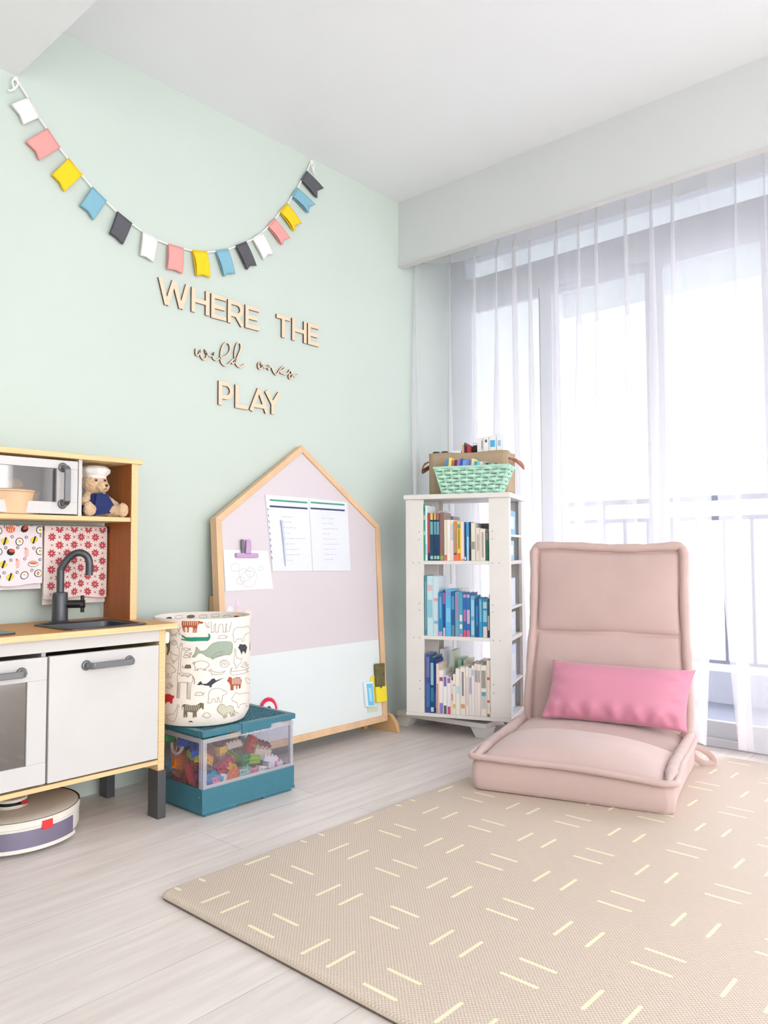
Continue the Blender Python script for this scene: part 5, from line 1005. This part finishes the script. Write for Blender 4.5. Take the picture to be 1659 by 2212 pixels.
# contents of the bin
def bbox(name,s0,s1,t0,t1,z0,z1,col,lb,cat='box',lab=None,grp='things in the tan bin'):
    o=obj(name,sbox(MB(),s0,s1,t0,t1,z0,z1),cm(col,.5),bevel=.001); tag(o,lb,cat,grp)
    if lab: obj('printed_label',sbox(MB(),s0+(s1-s0)*lab[0],s0+(s1-s0)*lab[1],t0-.0005,t0,z0+(z1-z0)*lab[2],z0+(z1-z0)*lab[3]),cm(lab[4],.5),o,smooth=False)
    return o
bbox('game_box',.292,.318,.145,.29,ZT+.01,ZT+.258,'#e9e6e3','white box with a dark stripe in the tan bin, leftmost of three',lab=(.8,.9,.80,.95,'#3c3c40'))
bbox('game_box',.320,.345,.145,.29,ZT+.01,ZT+.262,'#efece9','plain white box in the tan bin, between two others',lab=(.3,.7,.9,.95,'#5b6674'))
bbox('game_box',.347,.378,.145,.29,ZT+.01,ZT+.266,'#f0eeec','white box with a bright blue panel in the tan bin',lab=(.15,.85,.80,.92,'#54aee0'))
bbox('game_box',.380,.412,.145,.29,ZT+.01,ZT+.270,'#edeeef','white box with light blue marks, rightmost in the tan bin',lab=(.2,.6,.8,.9,'#9cc7e8'))
bbox('notebook',.222,.232,.14,.28,ZT+.01,ZT+.232,'#cfae86','tan notebook standing in the tan bin',cat='notebook')
bbox('notebook',.234,.240,.14,.28,ZT+.01,ZT+.240,'#5a2a35','dark maroon notebook edge in the tan bin',cat='notebook')
bbox('notebook',.242,.260,.15,.28,ZT+.01,ZT+.226,'#c2384a','red notebook in the tan bin left of the black roll',cat='notebook')
q=thing('black_roll','black roll with a pale wire ring in the tan bin','roll',sh(.272,.2,ZT+.17))
obj('roll',MB().cyl(sh(.263,.2,ZT+.21),sh(.285,.2,ZT+.21),.024,20),cm('#2f2b2c',.5),q); obj('wire_ring',MB().tube([sh(.268,.2,ZT+.224)+SD*.014*math.cos(t*PI/8)+Vector((0,0,.020*math.sin(t*PI/8))) for t in range(16)],.0012,6,closed=True),cm('#d9d6d2',.4),q)
for s0,lb in ((.085,'dark round tin at the left end of the tan bin'),(.125,'dark round tin right of the other one in the tan bin')):
    tag(obj('black_tin',MB().lathe(sh(s0+.015,.15,ZT+.178),[(.017,0),(.018,.022),(.014,.027),(0,.028)],20),cm('#26282c',.4)),lb,'tin','things in the tan bin')
bbox('folder',.075,.17,.135,.142,ZT+.01,ZT+.196,'#bcd6d6','pale teal folder edge at the left of the tan bin',cat='folder')
bbox('white_carton',.175,.218,.14,.24,ZT+.01,ZT+.205,'#f3f1ee','low white carton left of the tan notebook in the bin',cat='carton')
# mint woven basket
MINT=mat('mint_woven_strap','#b4dfc8',.5,noise=(30,.06))
mk=thing('woven_basket','mint green woven basket of slim books in front of the tan bin','basket',sh(.29,.06,ZT))
m_=MB(); b0=(.165,.415,.014,.105); b1=(.137,.462,-.010,.118); Hh=.112
def ring(k):
    s0,s1,t0,t1=[b0[i]+(b1[i]-b0[i])*k for i in range(4)]; return [(s0,t0),(s1,t0),(s1,t1),(s0,t1)]
NS=[(18,0),(6,1),(18,2),(6,3)]
rows=7
for r_i in range(rows):
    k0=r_i/rows; k1=(r_i+1)/rows; z0=ZT+.002+Hh*k0; z1=ZT+.002+Hh*k1
    R0,R1=ring(k0),ring(k1)
    for (nseg,i) in ((9,0),(3,1),(9,2),(3,3)):
        a0,a1,c0,c1=[sh(*p,0) for p in (R0[i],R0[(i+1)%4],R1[i],R1[(i+1)%4])]
        nrm=[-SP,SD,SP,-SD][i]
        def fn(u,v,a0=a0,a1=a1,c0=c0,c1=c1,nrm=nrm,nseg=nseg,z0=z0,z1=z1,r_i=r_i):
            p=a0.lerp(a1,u).lerp(c0.lerp(c1,u),v); amp=.0055*math.sin(u*nseg*PI+PI*(r_i%2)); q=p+nrm*(amp+.0045*math.sin(PI*v)-.002); return (q.x,q.y,z0+(z1-z0)*(.04+.92*v))
        m_.grid(nseg*6,4,fn)
o=obj('woven_body',m_,MINT,mk,angle=60); sm=o.modifiers.new('t','SOLIDIFY'); sm.thickness=.0016; sm.offset=0
sk_=MB()
for i,nseg in ((0,9),(1,3),(2,9),(3,3)):
    for j in range(nseg+1):
        u=j/nseg; A0=[sh(*p,ZT) for p in ring(0)]; A1=[sh(*p,ZT+Hh) for p in ring(1)]
        sk_.tube([A0[i].lerp(A0[(i+1)%4],u)+Vector((0,0,.003)),A1[i].lerp(A1[(i+1)%4],u)],.0042,6,flat=.4,up=tuple([-SP,SD,SP,-SD][i]))
obj('stakes',sk_,MINT,mk); rm=[sh(*p,ZT+Hh+.002) for p in ring(1)]
pts=[]; 
for i in range(4):
    for u in (0.04,.5,.96): pts.append(rm[i].lerp(rm[(i+1)%4],u))
obj('rim',MB().tube(catmull(pts,4,True),.0055,8,closed=True),MINT,mk)
obj('base',MB().prism(ring(0),lambda u,v,d:tuple(sh(u,v,d)),ZT+.001,ZT+.004),MINT,mk)
bkz=[('#3a8fd0','bright blue',.150),('#f2e36a','pale yellow',.152),('#e0573f','orange-red',.145),('#3b4552','charcoal',.142),('#b36fb0','orchid purple',.146),('#2b4fae','royal blue',.146),('#7fa6e0','periwinkle',.144),('#5f98d8','cornflower',.143),('#7a66a8','violet',.143),('#efe6a0','cream yellow',.144),('#23a3cf','cyan',.136),('#8fcfcf','aqua',.132),('#dfe3e2','off-white',.134),('#b5a9a6','taupe',.132),('#123f3b','bottle green',.126),('#57b0a6','sea green',.124),('#efe6e4','blush white',.122),('#a04a5c','plum',.120),('#e59fb6','candy pink',.121)]
for i,(c,nm,hh) in enumerate(bkz):
    s=.158+.0128*i; lean=.10
    th=.0125; R=Matrix.Rotation(lean,3,SP); o0=sh(s+.010,.018,ZT+.006); m_=MB().obox(o0,(R@SD)*th,SP*.068,(R@Vector((0,0,1)))*(hh-.002+.004*(i%2)))
    o=obj('slim_book',m_,cm(c,.4),smooth=False); tag(o,'%s slim book, %s from the left in the mint basket'%(nm,ordn[i]),'book','slim books in the mint basket')
# ------------------------------------------------------------ play mat
m,nt,b=newmat('taupe_foam_mat')
tc=nt.nodes.new('ShaderNodeTexCoord'); sp_=nt.nodes.new('ShaderNodeSeparateXYZ'); nt.links.new(tc.outputs['Object'],sp_.inputs[0])
def mth(op,a,b_=None):
    n_=nt.nodes.new('ShaderNodeMath'); n_.operation=op
    for i,v in enumerate((a,b_)):
        if v is None: continue
        if isinstance(v,(int,float)): n_.inputs[i].default_value=v
        else: nt.links.new(v,n_.inputs[i])
    return n_.outputs[0]
kx=2*PI/.0085
w1=mth('SINE',mth('MULTIPLY',sp_.outputs['X'],kx)); w2=mth('SINE',mth('MULTIPLY',sp_.outputs['Y'],kx)); ww=mth('MULTIPLY',w1,w2)
wn=mth('ADD',mth('MULTIPLY',ww,.5),.5)
bp_=nt.nodes.new('ShaderNodeBump'); bp_.inputs['Strength'].default_value=.55; bp_.inputs['Distance'].default_value=.0012; nt.links.new(wn,bp_.inputs['Height']); nt.links.new(bp_.outputs[0],b.inputs['Normal'])
rp=nt.nodes.new('ShaderNodeValToRGB'); rp.color_ramp.elements[0].color=(*lin(MATC1),1); rp.color_ramp.elements[1].color=(*lin(MATC2),1); nt.links.new(wn,rp.inputs[0]); nt.links.new(rp.outputs[0],b.inputs['Base Color'])
b.inputs['Roughness'].default_value=.5; MATM=m
MX0,MX1,MY0,MY1=1.017,3.10,-2.9,-.845
mb=MB(); prof=[(.010,0),(.001,.001),(0,.0055),(0,.010),(.004,.0138),(.010,.015)]
vs=[];n=24
for ins,z in prof: vs+=[(a,b_,z) for a,b_ in rrect(MX0+ins,MX1-ins,MY0+ins,MY1-ins,.022)]
mb.add(vs,[(i*n+k,i*n+(k+1)%n,(i+1)*n+(k+1)%n,(i+1)*n+k) for i in range(2,5) for k in range(n)]+[tuple(5*n+k for k in range(n))])
mb.add(vs,[(i*n+k,i*n+(k+1)%n,(i+1)*n+(k+1)%n,(i+1)*n+k) for i in range(2) for k in range(n)],2)  # brown lower rim, with the shadow line beneath put into its colour
def dash(x0,y0,x1,y1,w=.0085):
    x0,x1=max(MX0+.012,min(MX1-.012,x0)),max(MX0+.012,min(MX1-.012,x1)); y0,y1=min(MY1-.012,y0),min(MY1-.012,y1)
    if abs(x1-x0)+abs(y1-y0)<.01: return
    if x1-x0>abs(y1-y0):
        pts=[(x0,y0-w/2),(x1,y0-w/2),(x1+w*.35,y0-w*.25),(x1+w*.35,y0+w*.25),(x1,y0+w/2),(x0,y0+w/2),(x0-w*.35,y0+w*.25),(x0-w*.35,y0-w*.25)]
    else: pts=[(x0-w/2,y1),(x0-w*.25,y1-w*.35),(x0+w*.25,y1-w*.35),(x0+w/2,y1),(x0+w/2,y0),(x0+w*.25,y0+w*.35),(x0-w*.25,y0+w*.35),(x0-w/2,y0)]
    mb.add([(p[0],p[1],.0151) for p in pts],[tuple(range(len(pts)))],1)
for i in range(-1,11):
    for j in range(-1,12):
        x0=1.050+.197*i; yc=-1.004-.166*j
        if (i+j)%2==0:
            for s in (.036,-.036): 
                if yc+s<MY1-.012 and x0>MX0-.06 and x0+.073<MX1+.05: dash(x0,yc+s,x0+.073,yc+s)
        else:
            for dx in (.004,.071):
                if MX0+.012<x0+dx<MX1-.012: dash(x0+dx,yc+.038,x0+dx,yc-.038)
DASH=mat('cream_dash_print','#f5ecc9',.5,bump=(700,.3))
tag(obj('play_mat',mb,[MATM,DASH,cm('#6f5b4f',.6)],angle=50),'thick taupe foam play mat with cream dashes on the pale plank floor','play mat')
# ------------------------------------------------------------ floor chair
CF=Vector((2.122,-.94,0)); ce=Vector((.2931,-.9561,0)).normalized(); cb=Vector((.9561,.2931,0)).normalized(); UZ=Vector((0,0,1))
def ch(a,t,z): return CF+ce*a+cb*t+UZ*z
VEL=mat('dusty_pink_velvet',VELC,.85,noise=(5,.05),bump=(260,.15),sheen=.35)
chr_=thing('floor_chair','dusty pink velvet folding floor chair with high back on the play mat','floor chair',ch(.32,.35,.015))
random.seed(12)
CW=.632; CL=.66
def wid(t): return (.0+.004*math.sin(t*9), CW+.022*max(0,min(1,(t-.2)/.4)))
# seat base
m_=MB(); lv=[(.014,.015),(.004,.018),(.0,.03),(-.003,.06),(.0,.095),(.006,.112),(.02,.118)]
NA=120
def rr2(a0,a1,t0,t1,r,k=8,N=14):
    o=[]; cs=((a1-r,t1-r,0),(a0+r,t1-r,90),(a0+r,t0+r,180),(a1-r,t0+r,270))
    for ci,(ca,ct,g0) in enumerate(cs):
        for i in range(k+1): g=math.radians(g0+90*i/k); o.append((ca+r*math.cos(g),ct+r*math.sin(g)))
        nx_=cs[(ci+1)%4]; g=math.radians(nx_[2]); e0=o[-1]; e1=(nx_[0]+r*math.cos(g),nx_[1]+r*math.sin(g))
        for i in range(1,N): o.append((e0[0]+(e1[0]-e0[0])*i/N,e0[1]+(e1[1]-e0[1])*i/N))
    return o
rings=[]
for li,(ins,z) in enumerate(lv):
    rg=[]
    for i,(a,t) in enumerate(rr2(ins,CW-ins,ins,CL-ins,.028)):
        a2=a+(.022*max(0,min(1,(t-.2)/.4)) if a>CW/2 else 0)
        k=math.sin(PI*(z-.015)/.10)
        wr=.0035*k*(math.sin(i*.9)+math.sin(i*.37+z*50)) if a>CW*.9 else .0012*k*math.sin(i*.5+z*30)
        side=1 if a>CW/2 else -1
        zz=z+.008*math.sin(PI*a/CW+.3)*(z/.118)-.012*(z/.118)*(a/CW)
        rg.append(ch(a2+wr*side,t,zz))
    rings.append(rg)
n=len(rings[0]); m_.add([p for r in rings for p in r],[(i*n+k,i*n+(k+1)%n,(i+1)*n+(k+1)%n,(i+1)*n+k) for i in range(len(rings)-1) for k in range(n)]+[tuple(range(n-1,-1,-1)),tuple((len(rings)-1)*n+k for k in range(n))])
obj('seat_base',m_,VEL,chr_,angle=60)
def rimz(a): return .118+.008*math.sin(PI*a/CW+.3)-.012*(a/CW)
def dome(a0,a1,t0,t1,th,p=2.6,z0f=None,seam=0):
    def fn(u,v):
        a=a0+(a1-a0)*u; t=t0+(t1-t0)*v
        if a>CW/2: a+=.020*max(0,min(1,(t-.2)/.4))*(u*2-1)
        U=abs(2*u-1);V=abs(2*v-1)
        hgt=th*((1-U**p)**.55)*((1-V**p)**.55)
        return ch(a,t,rimz(a)-.006+hgt)
    return fn
# seat pads
obj('seat_cushion',MB().grid(60,40,dome(.030,CW-.030,.004,.400,.062)),VEL,chr_,angle=180)
obj('seat_cushion',MB().grid(60,24,dome(.030,CW-.030,.385,.68,.046)),VEL,chr_,angle=180)
# piping along the rim
pp=[(a,t) for a,t in rr2(-.006,CW+.006,-.006,CL,.030,6,12)]
path=[ch(a+(.022*max(0,min(1,(t-.2)/.4)) if a>CW/2 else 0),t,rimz(a)+.003+.0015*math.sin(i*.8)) for i,(a,t) in enumerate(pp)]
obj('piping',MB().tube(path,[.0100+.0008*math.sin(i*1.3) for i in range(len(path))],12,closed=True),VEL,chr_)
# roll panels that run along both sides and the front
for s in (0,1):
    a_=(.016 if s==0 else CW-.016)
    path=[ch(a_+(.022*max(0,min(1,(t-.2)/.4)) if s else 0),t,rimz(a_)+.004) for t in [.004+.64*k/30 for k in range(31)]]
    obj('side_roll',MB().tube(path,[(.008+.012*min(1,k/5))+.0012*math.sin(k*1.7)-.002*(k%8==7) for k in range(31)],12),VEL,chr_)
# backrest
BT0,BT1,BZ0,BZ1=.625,.735,.105,.822
HL=math.hypot(BT1-BT0,BZ1-BZ0); bu=(cb*(BT1-BT0)+UZ*(BZ1-BZ0)).normalized(); bn=(-cb*(BZ1-BZ0)+UZ*(BT1-BT0)).normalized()  # bn faces the viewer
def bk_(a,h_,d=0):
    k=h_/HL; ca=CW/2+.018; w=.318-.010*k+.004*math.sin(k*7)
    a2=ca+(a-.5)*2*w
    bow=.020*math.sin(PI*k)        # back bows slightly
    return CF+cb*BT0+UZ*BZ0+ce*a2+bu*h_+bn*(d-bow)
m_=MB()
def brr(ins,N=16): return rr2(ins,1-ins,ins*.62,HL-ins*.62,.05,8,N)
def shell(ins,d): return [bk_(min(1,max(0,a)),h_+ (.006*math.sin(a*6.5+.6) if h_>HL*.6 else 0),d) for a,h_ in brr(ins)]
rg=[shell(.03,-.085),shell(.008,-.080),shell(0,-.065),shell(0,-.02),shell(.006,-.004),shell(.03,.0)]
n=len(rg[0]); m_.add([p for r in rg for p in r],[(i*n+k,i*n+(k+1)%n,(i+1)*n+(k+1)%n,(i+1)*n+k) for i in range(5) for k in range(n)]+[tuple(range(n-1,-1,-1)),tuple(5*n+k for k in range(n))])
obj('backrest',m_,VEL,chr_,angle=60)
HC=.375   # height of the cross seam along the back
def pad(h0,h1,th,p=3.2,droop=0):
    def fn(u,v):
        U=abs(2*u-1);V=abs(2*v-1); a=.050+.900*u; h_=h0+(h1-h0)*v+ (.006*math.sin(a*6.5+.6) if h1>.6 and v>.5 else 0)*(v*2-1)
        g=(.42*((max(0,1-U**26))**.5)*((max(0,1-V**22))**.5)+.58*((max(0,1-U**2.6))**.6)*((max(0,1-V**2.4))**.6))*(1+droop*(.5-v))
        return bk_(a,h_,-.012+(th+.012)*g+.0012*math.sin(u*17)*math.sin(v*13)*g)
    return fn
obj('back_cushion',MB().grid(60,50,pad(HC-.003,HL-.026,.036,3.0,.35)),VEL,chr_,angle=180)
obj('back_cushion',MB().grid(60,40,pad(-.03,HC+.003,.034,3.0,-.1)),VEL,chr_,angle=180)
q=rr2(.026,.974,.0,HL-.008,.04,8,22)
path=[];rad=[]
for i,(a,h_) in enumerate(q):
    path.append(bk_(a,h_+(.006*math.sin(a*6.5+.6) if h_>HL*.6 else 0),.004)); k=abs(h_-HC)
    rad.append(.0165+.0013*math.sin(i*.9)+.0008*math.sin(i*2.3)-(.005*math.exp(-(k/.010)**2) if (a<.06 or a>.94) else 0))
obj('border_roll',MB().tube(path,rad,14,closed=True),VEL,chr_)
# pull strap at the right rear corner
lp=[ch(CW+.02,.60,.085),ch(CW+.050,.625,.070),ch(CW+.078,.640,.045),ch(CW+.085,.640,.024),ch(CW+.060,.625,.020),ch(CW+.036,.605,.035),ch(CW+.02,.60,.050)]
obj('pull_strap',MB().tube(catmull(lp,6),.012,10,flat=.22,up=tuple(cb)),VEL,chr_)
# pink lumbar pillow
PK=mat('rose_pink_satin',PINKC,.55,noise=(4,.03),bump=(300,.08),sheen=.3)
PW_,PH_=.262,.116; pc=ch(.392,.545,.262)
pu=(UZ*.90+cb*.42).normalized(); pe=(ce+UZ*-.015).normalized(); pn=pe.cross(pu).normalized()
if pn.dot(bn)<0: pn=-pn
m_=MB(); N1,N2=72,36
def pil(u,v,sg):
    x=2*u-1;y=2*v-1; X=abs(x);Y=abs(y)
    g=(max(0,1-X**3.4)**.62)*(max(0,1-Y**2.6)**.58)
    px=x*PW_*(1-.055*(1-Y**2)*X**3)+y*.014; py=y*PH_*(1-.075*(1-X**4)*Y**3)
    w=0
    if y<-.2: w+=.008*math.sin(x*21+1)*math.exp(-((y+.72)/.22)**2)*(1-X**4)+.004*math.sin(x*37)*math.exp(-((y+.85)/.12)**2)
    if y>.5: w+=.0018*math.sin(x*17)*(1-X**4)*math.exp(-((y-.85)/.15)**2)
    w+=.006*math.sin(y*12+2)*math.exp(-((X-.86)/.10)**2)
    return pc+pe*px+pu*py+pn*(sg*(.070*g+w*g**.3)+ .0)
m_.grid(N1,N2,lambda u,v:pil(u,v,1)); m_.grid(N1,N2,lambda u,v:pil(u,v,-1),flip=True)
tag(obj('pillow',m_,PK,angle=180),'glossy rose pink lumbar pillow resting on the pink floor chair','pillow')
# ------------------------------------------------------------ robot vacuum
RX,RY,RR=.956,-.198,.1745
RW=mat('off_white_glossy_plastic','#e6e0d6',.3); RT=mat('greige_matt_top','#cdc4b8',.5); RB=mat('black_gloss','#17181a',.2); SMK=clear('smoky_lilac_plastic','#9d93b3',.45,rough=.12,milky=.75)
rv=thing('robot_vacuum','round off-white robot vacuum with red latch under the play kitchen','robot vacuum',(RX,RY,0))
obj('body',MB().lathe((RX,RY,.0),[(.150,.014),(.168,.020),(.1725,.030),(.1725,.072),(RR,.074),(RR,.086),(.1715,.0895)],96),RW,rv)
obj('top_plate',MB().lathe((RX,RY,.0),[(.1715,.0890),(.168,.0915),(.120,.0935),(.0,.095)],96),RT,rv)
# smoky bin window round the front (towards the room)
def arc(r,a0,a1,z0,z1,n=40,th=.003):
    m_=MB(); vs=[]
    for i in range(n+1):
        a=a0+(a1-a0)*i/n
        for rr_,z in ((r,z0),(r,z1),(r+th,z1),(r+th,z0)): vs.append((RX+rr_*math.cos(a),RY+rr_*math.sin(a),z))
    m_.add(vs,[(i*4+k,i*4+(k+1)%4,i*4+4+(k+1)%4,i*4+4+k) for i in range(n) for k in range(4)]+[(3,2,1,0),tuple(4*n+k for k in range(4))]); return m_
ac=math.radians(-112)
obj('dust_bin',arc(.1728,ac-1.0,ac+1.02,.022,.066),SMK,rv); obj('bin_inner',arc(.166,ac-.9,ac+.9,.026,.060,th=.0066),mat('bin_grey','#8c84a3',.4,noise=(25,.25)),rv)
obj('lower_rim',arc(.172,ac-1.2,ac+1.1,.012,.022,th=.004),RW,rv)
lt=MB(); a=math.radians(-84.5); 
lt=arc(.1745,a-.085,a+.085,.060,.084,n=6,th=.003); 
obj('red_latch',lt,cm('#e23a3f',.3),rv,bevel=.001)
obj('black_trim',arc(.1722,math.radians(-30),math.radians(60),.0875,.0915,th=.0022),RB,rv); obj('black_ring',MB().lathe((RX,RY,0),[(.1718,.0885),(.1700,.0905),(.1690,.0905)],96),RB,rv)
tu=obj('lidar_turret',MB().lathe((RX-.012,RY-.008,.094),[(.045,0),(.044,.002),(.040,.003),(.040,.006)],48).lathe((RX-.012,RY-.008,.110),[(.043,0),(.043,.004),(.040,.007),(0,.008)],48),RW,rv)
obj('turret_window',MB().lathe((RX-.012,RY-.008,.0995),[(.038,0),(.038,.011)],40),RB,tu); obj('turret_post',MB().box(RX+.000,RY-.049,.100,RX+.020,RY-.043,.111),cm('#a32222',.3),tu)
# ------------------------------------------------------------ light
W=bpy.data.worlds.new('sky'); scene.world=W; W.use_nodes=True; nt=W.node_tree; bg=nt.nodes['Background']
tc=nt.nodes.new('ShaderNodeTexCoord'); no=nt.nodes.new('ShaderNodeTexNoise'); no.inputs['Scale'].default_value=3.0; no.inputs['Detail'].default_value=5
mp=nt.nodes.new('ShaderNodeMapping'); mp.inputs['Scale'].default_value=(1,1,2.2)
rp=nt.nodes.new('ShaderNodeValToRGB'); rp.color_ramp.elements[0].position=.35; rp.color_ramp.elements[0].color=(.90,.93,1,1); rp.color_ramp.elements[1].position=.62; rp.color_ramp.elements[1].color=(.98,.99,1,1)
nt.links.new(tc.outputs['Generated'],mp.inputs[0]); nt.links.new(mp.outputs[0],no.inputs['Vector']); nt.links.new(no.outputs['Fac'],rp.inputs[0]); nt.links.new(rp.outputs[0],bg.inputs['Color']); bg.inputs['Strength'].default_value=SKY
sl=bpy.data.lights.new('soft_sun','SUN'); sl.energy=SUNP; sl.angle=math.radians(28); sl.color=(1,.985,.96)
so=bpy.data.objects.new('soft_sun',sl); COL.objects.link(so); so.location=(8,-3,6); so.rotation_euler=Vector((.80,-.22,.62)).to_track_quat('Z','Y').to_euler()
def area(name,loc,rot,sx,sy,pw,col=(1,1,1)):
    l=bpy.data.lights.new(name,'AREA'); l.shape='RECTANGLE'; l.size=sx; l.size_y=sy; l.energy=pw; l.color=col
    o=bpy.data.objects.new(name,l); COL.objects.link(o); o.location=loc; o.rotation_euler=rot; return o
area('rear_window_daylight',(.55,-5.28,1.3),(R_(90),0,0),4.9,2.0,REARP,(1,.995,1))
lc=thing('added_fill_lamp','round white ceiling lamp added unseen behind the camera as fill light','lamp',(.75,-2.75,2.531))  # unseen lamp, added to brighten the room
obj('added_lamp_base',MB().lathe((.75,-2.75,2.531),[(.30,0),(.30,-.03),(.28,-.034),(0,-.034)],48),WHITE,lc)
lg=bpy.data.lights.new('added_fill_light','AREA'); lg.shape='DISK'; lg.size=.55; lg.energy=FILLP; lg.color=(1,.995,1)
lo=bpy.data.objects.new('added_fill_light',lg); COL.objects.link(lo); lo.location=(.75,-2.75,2.49)
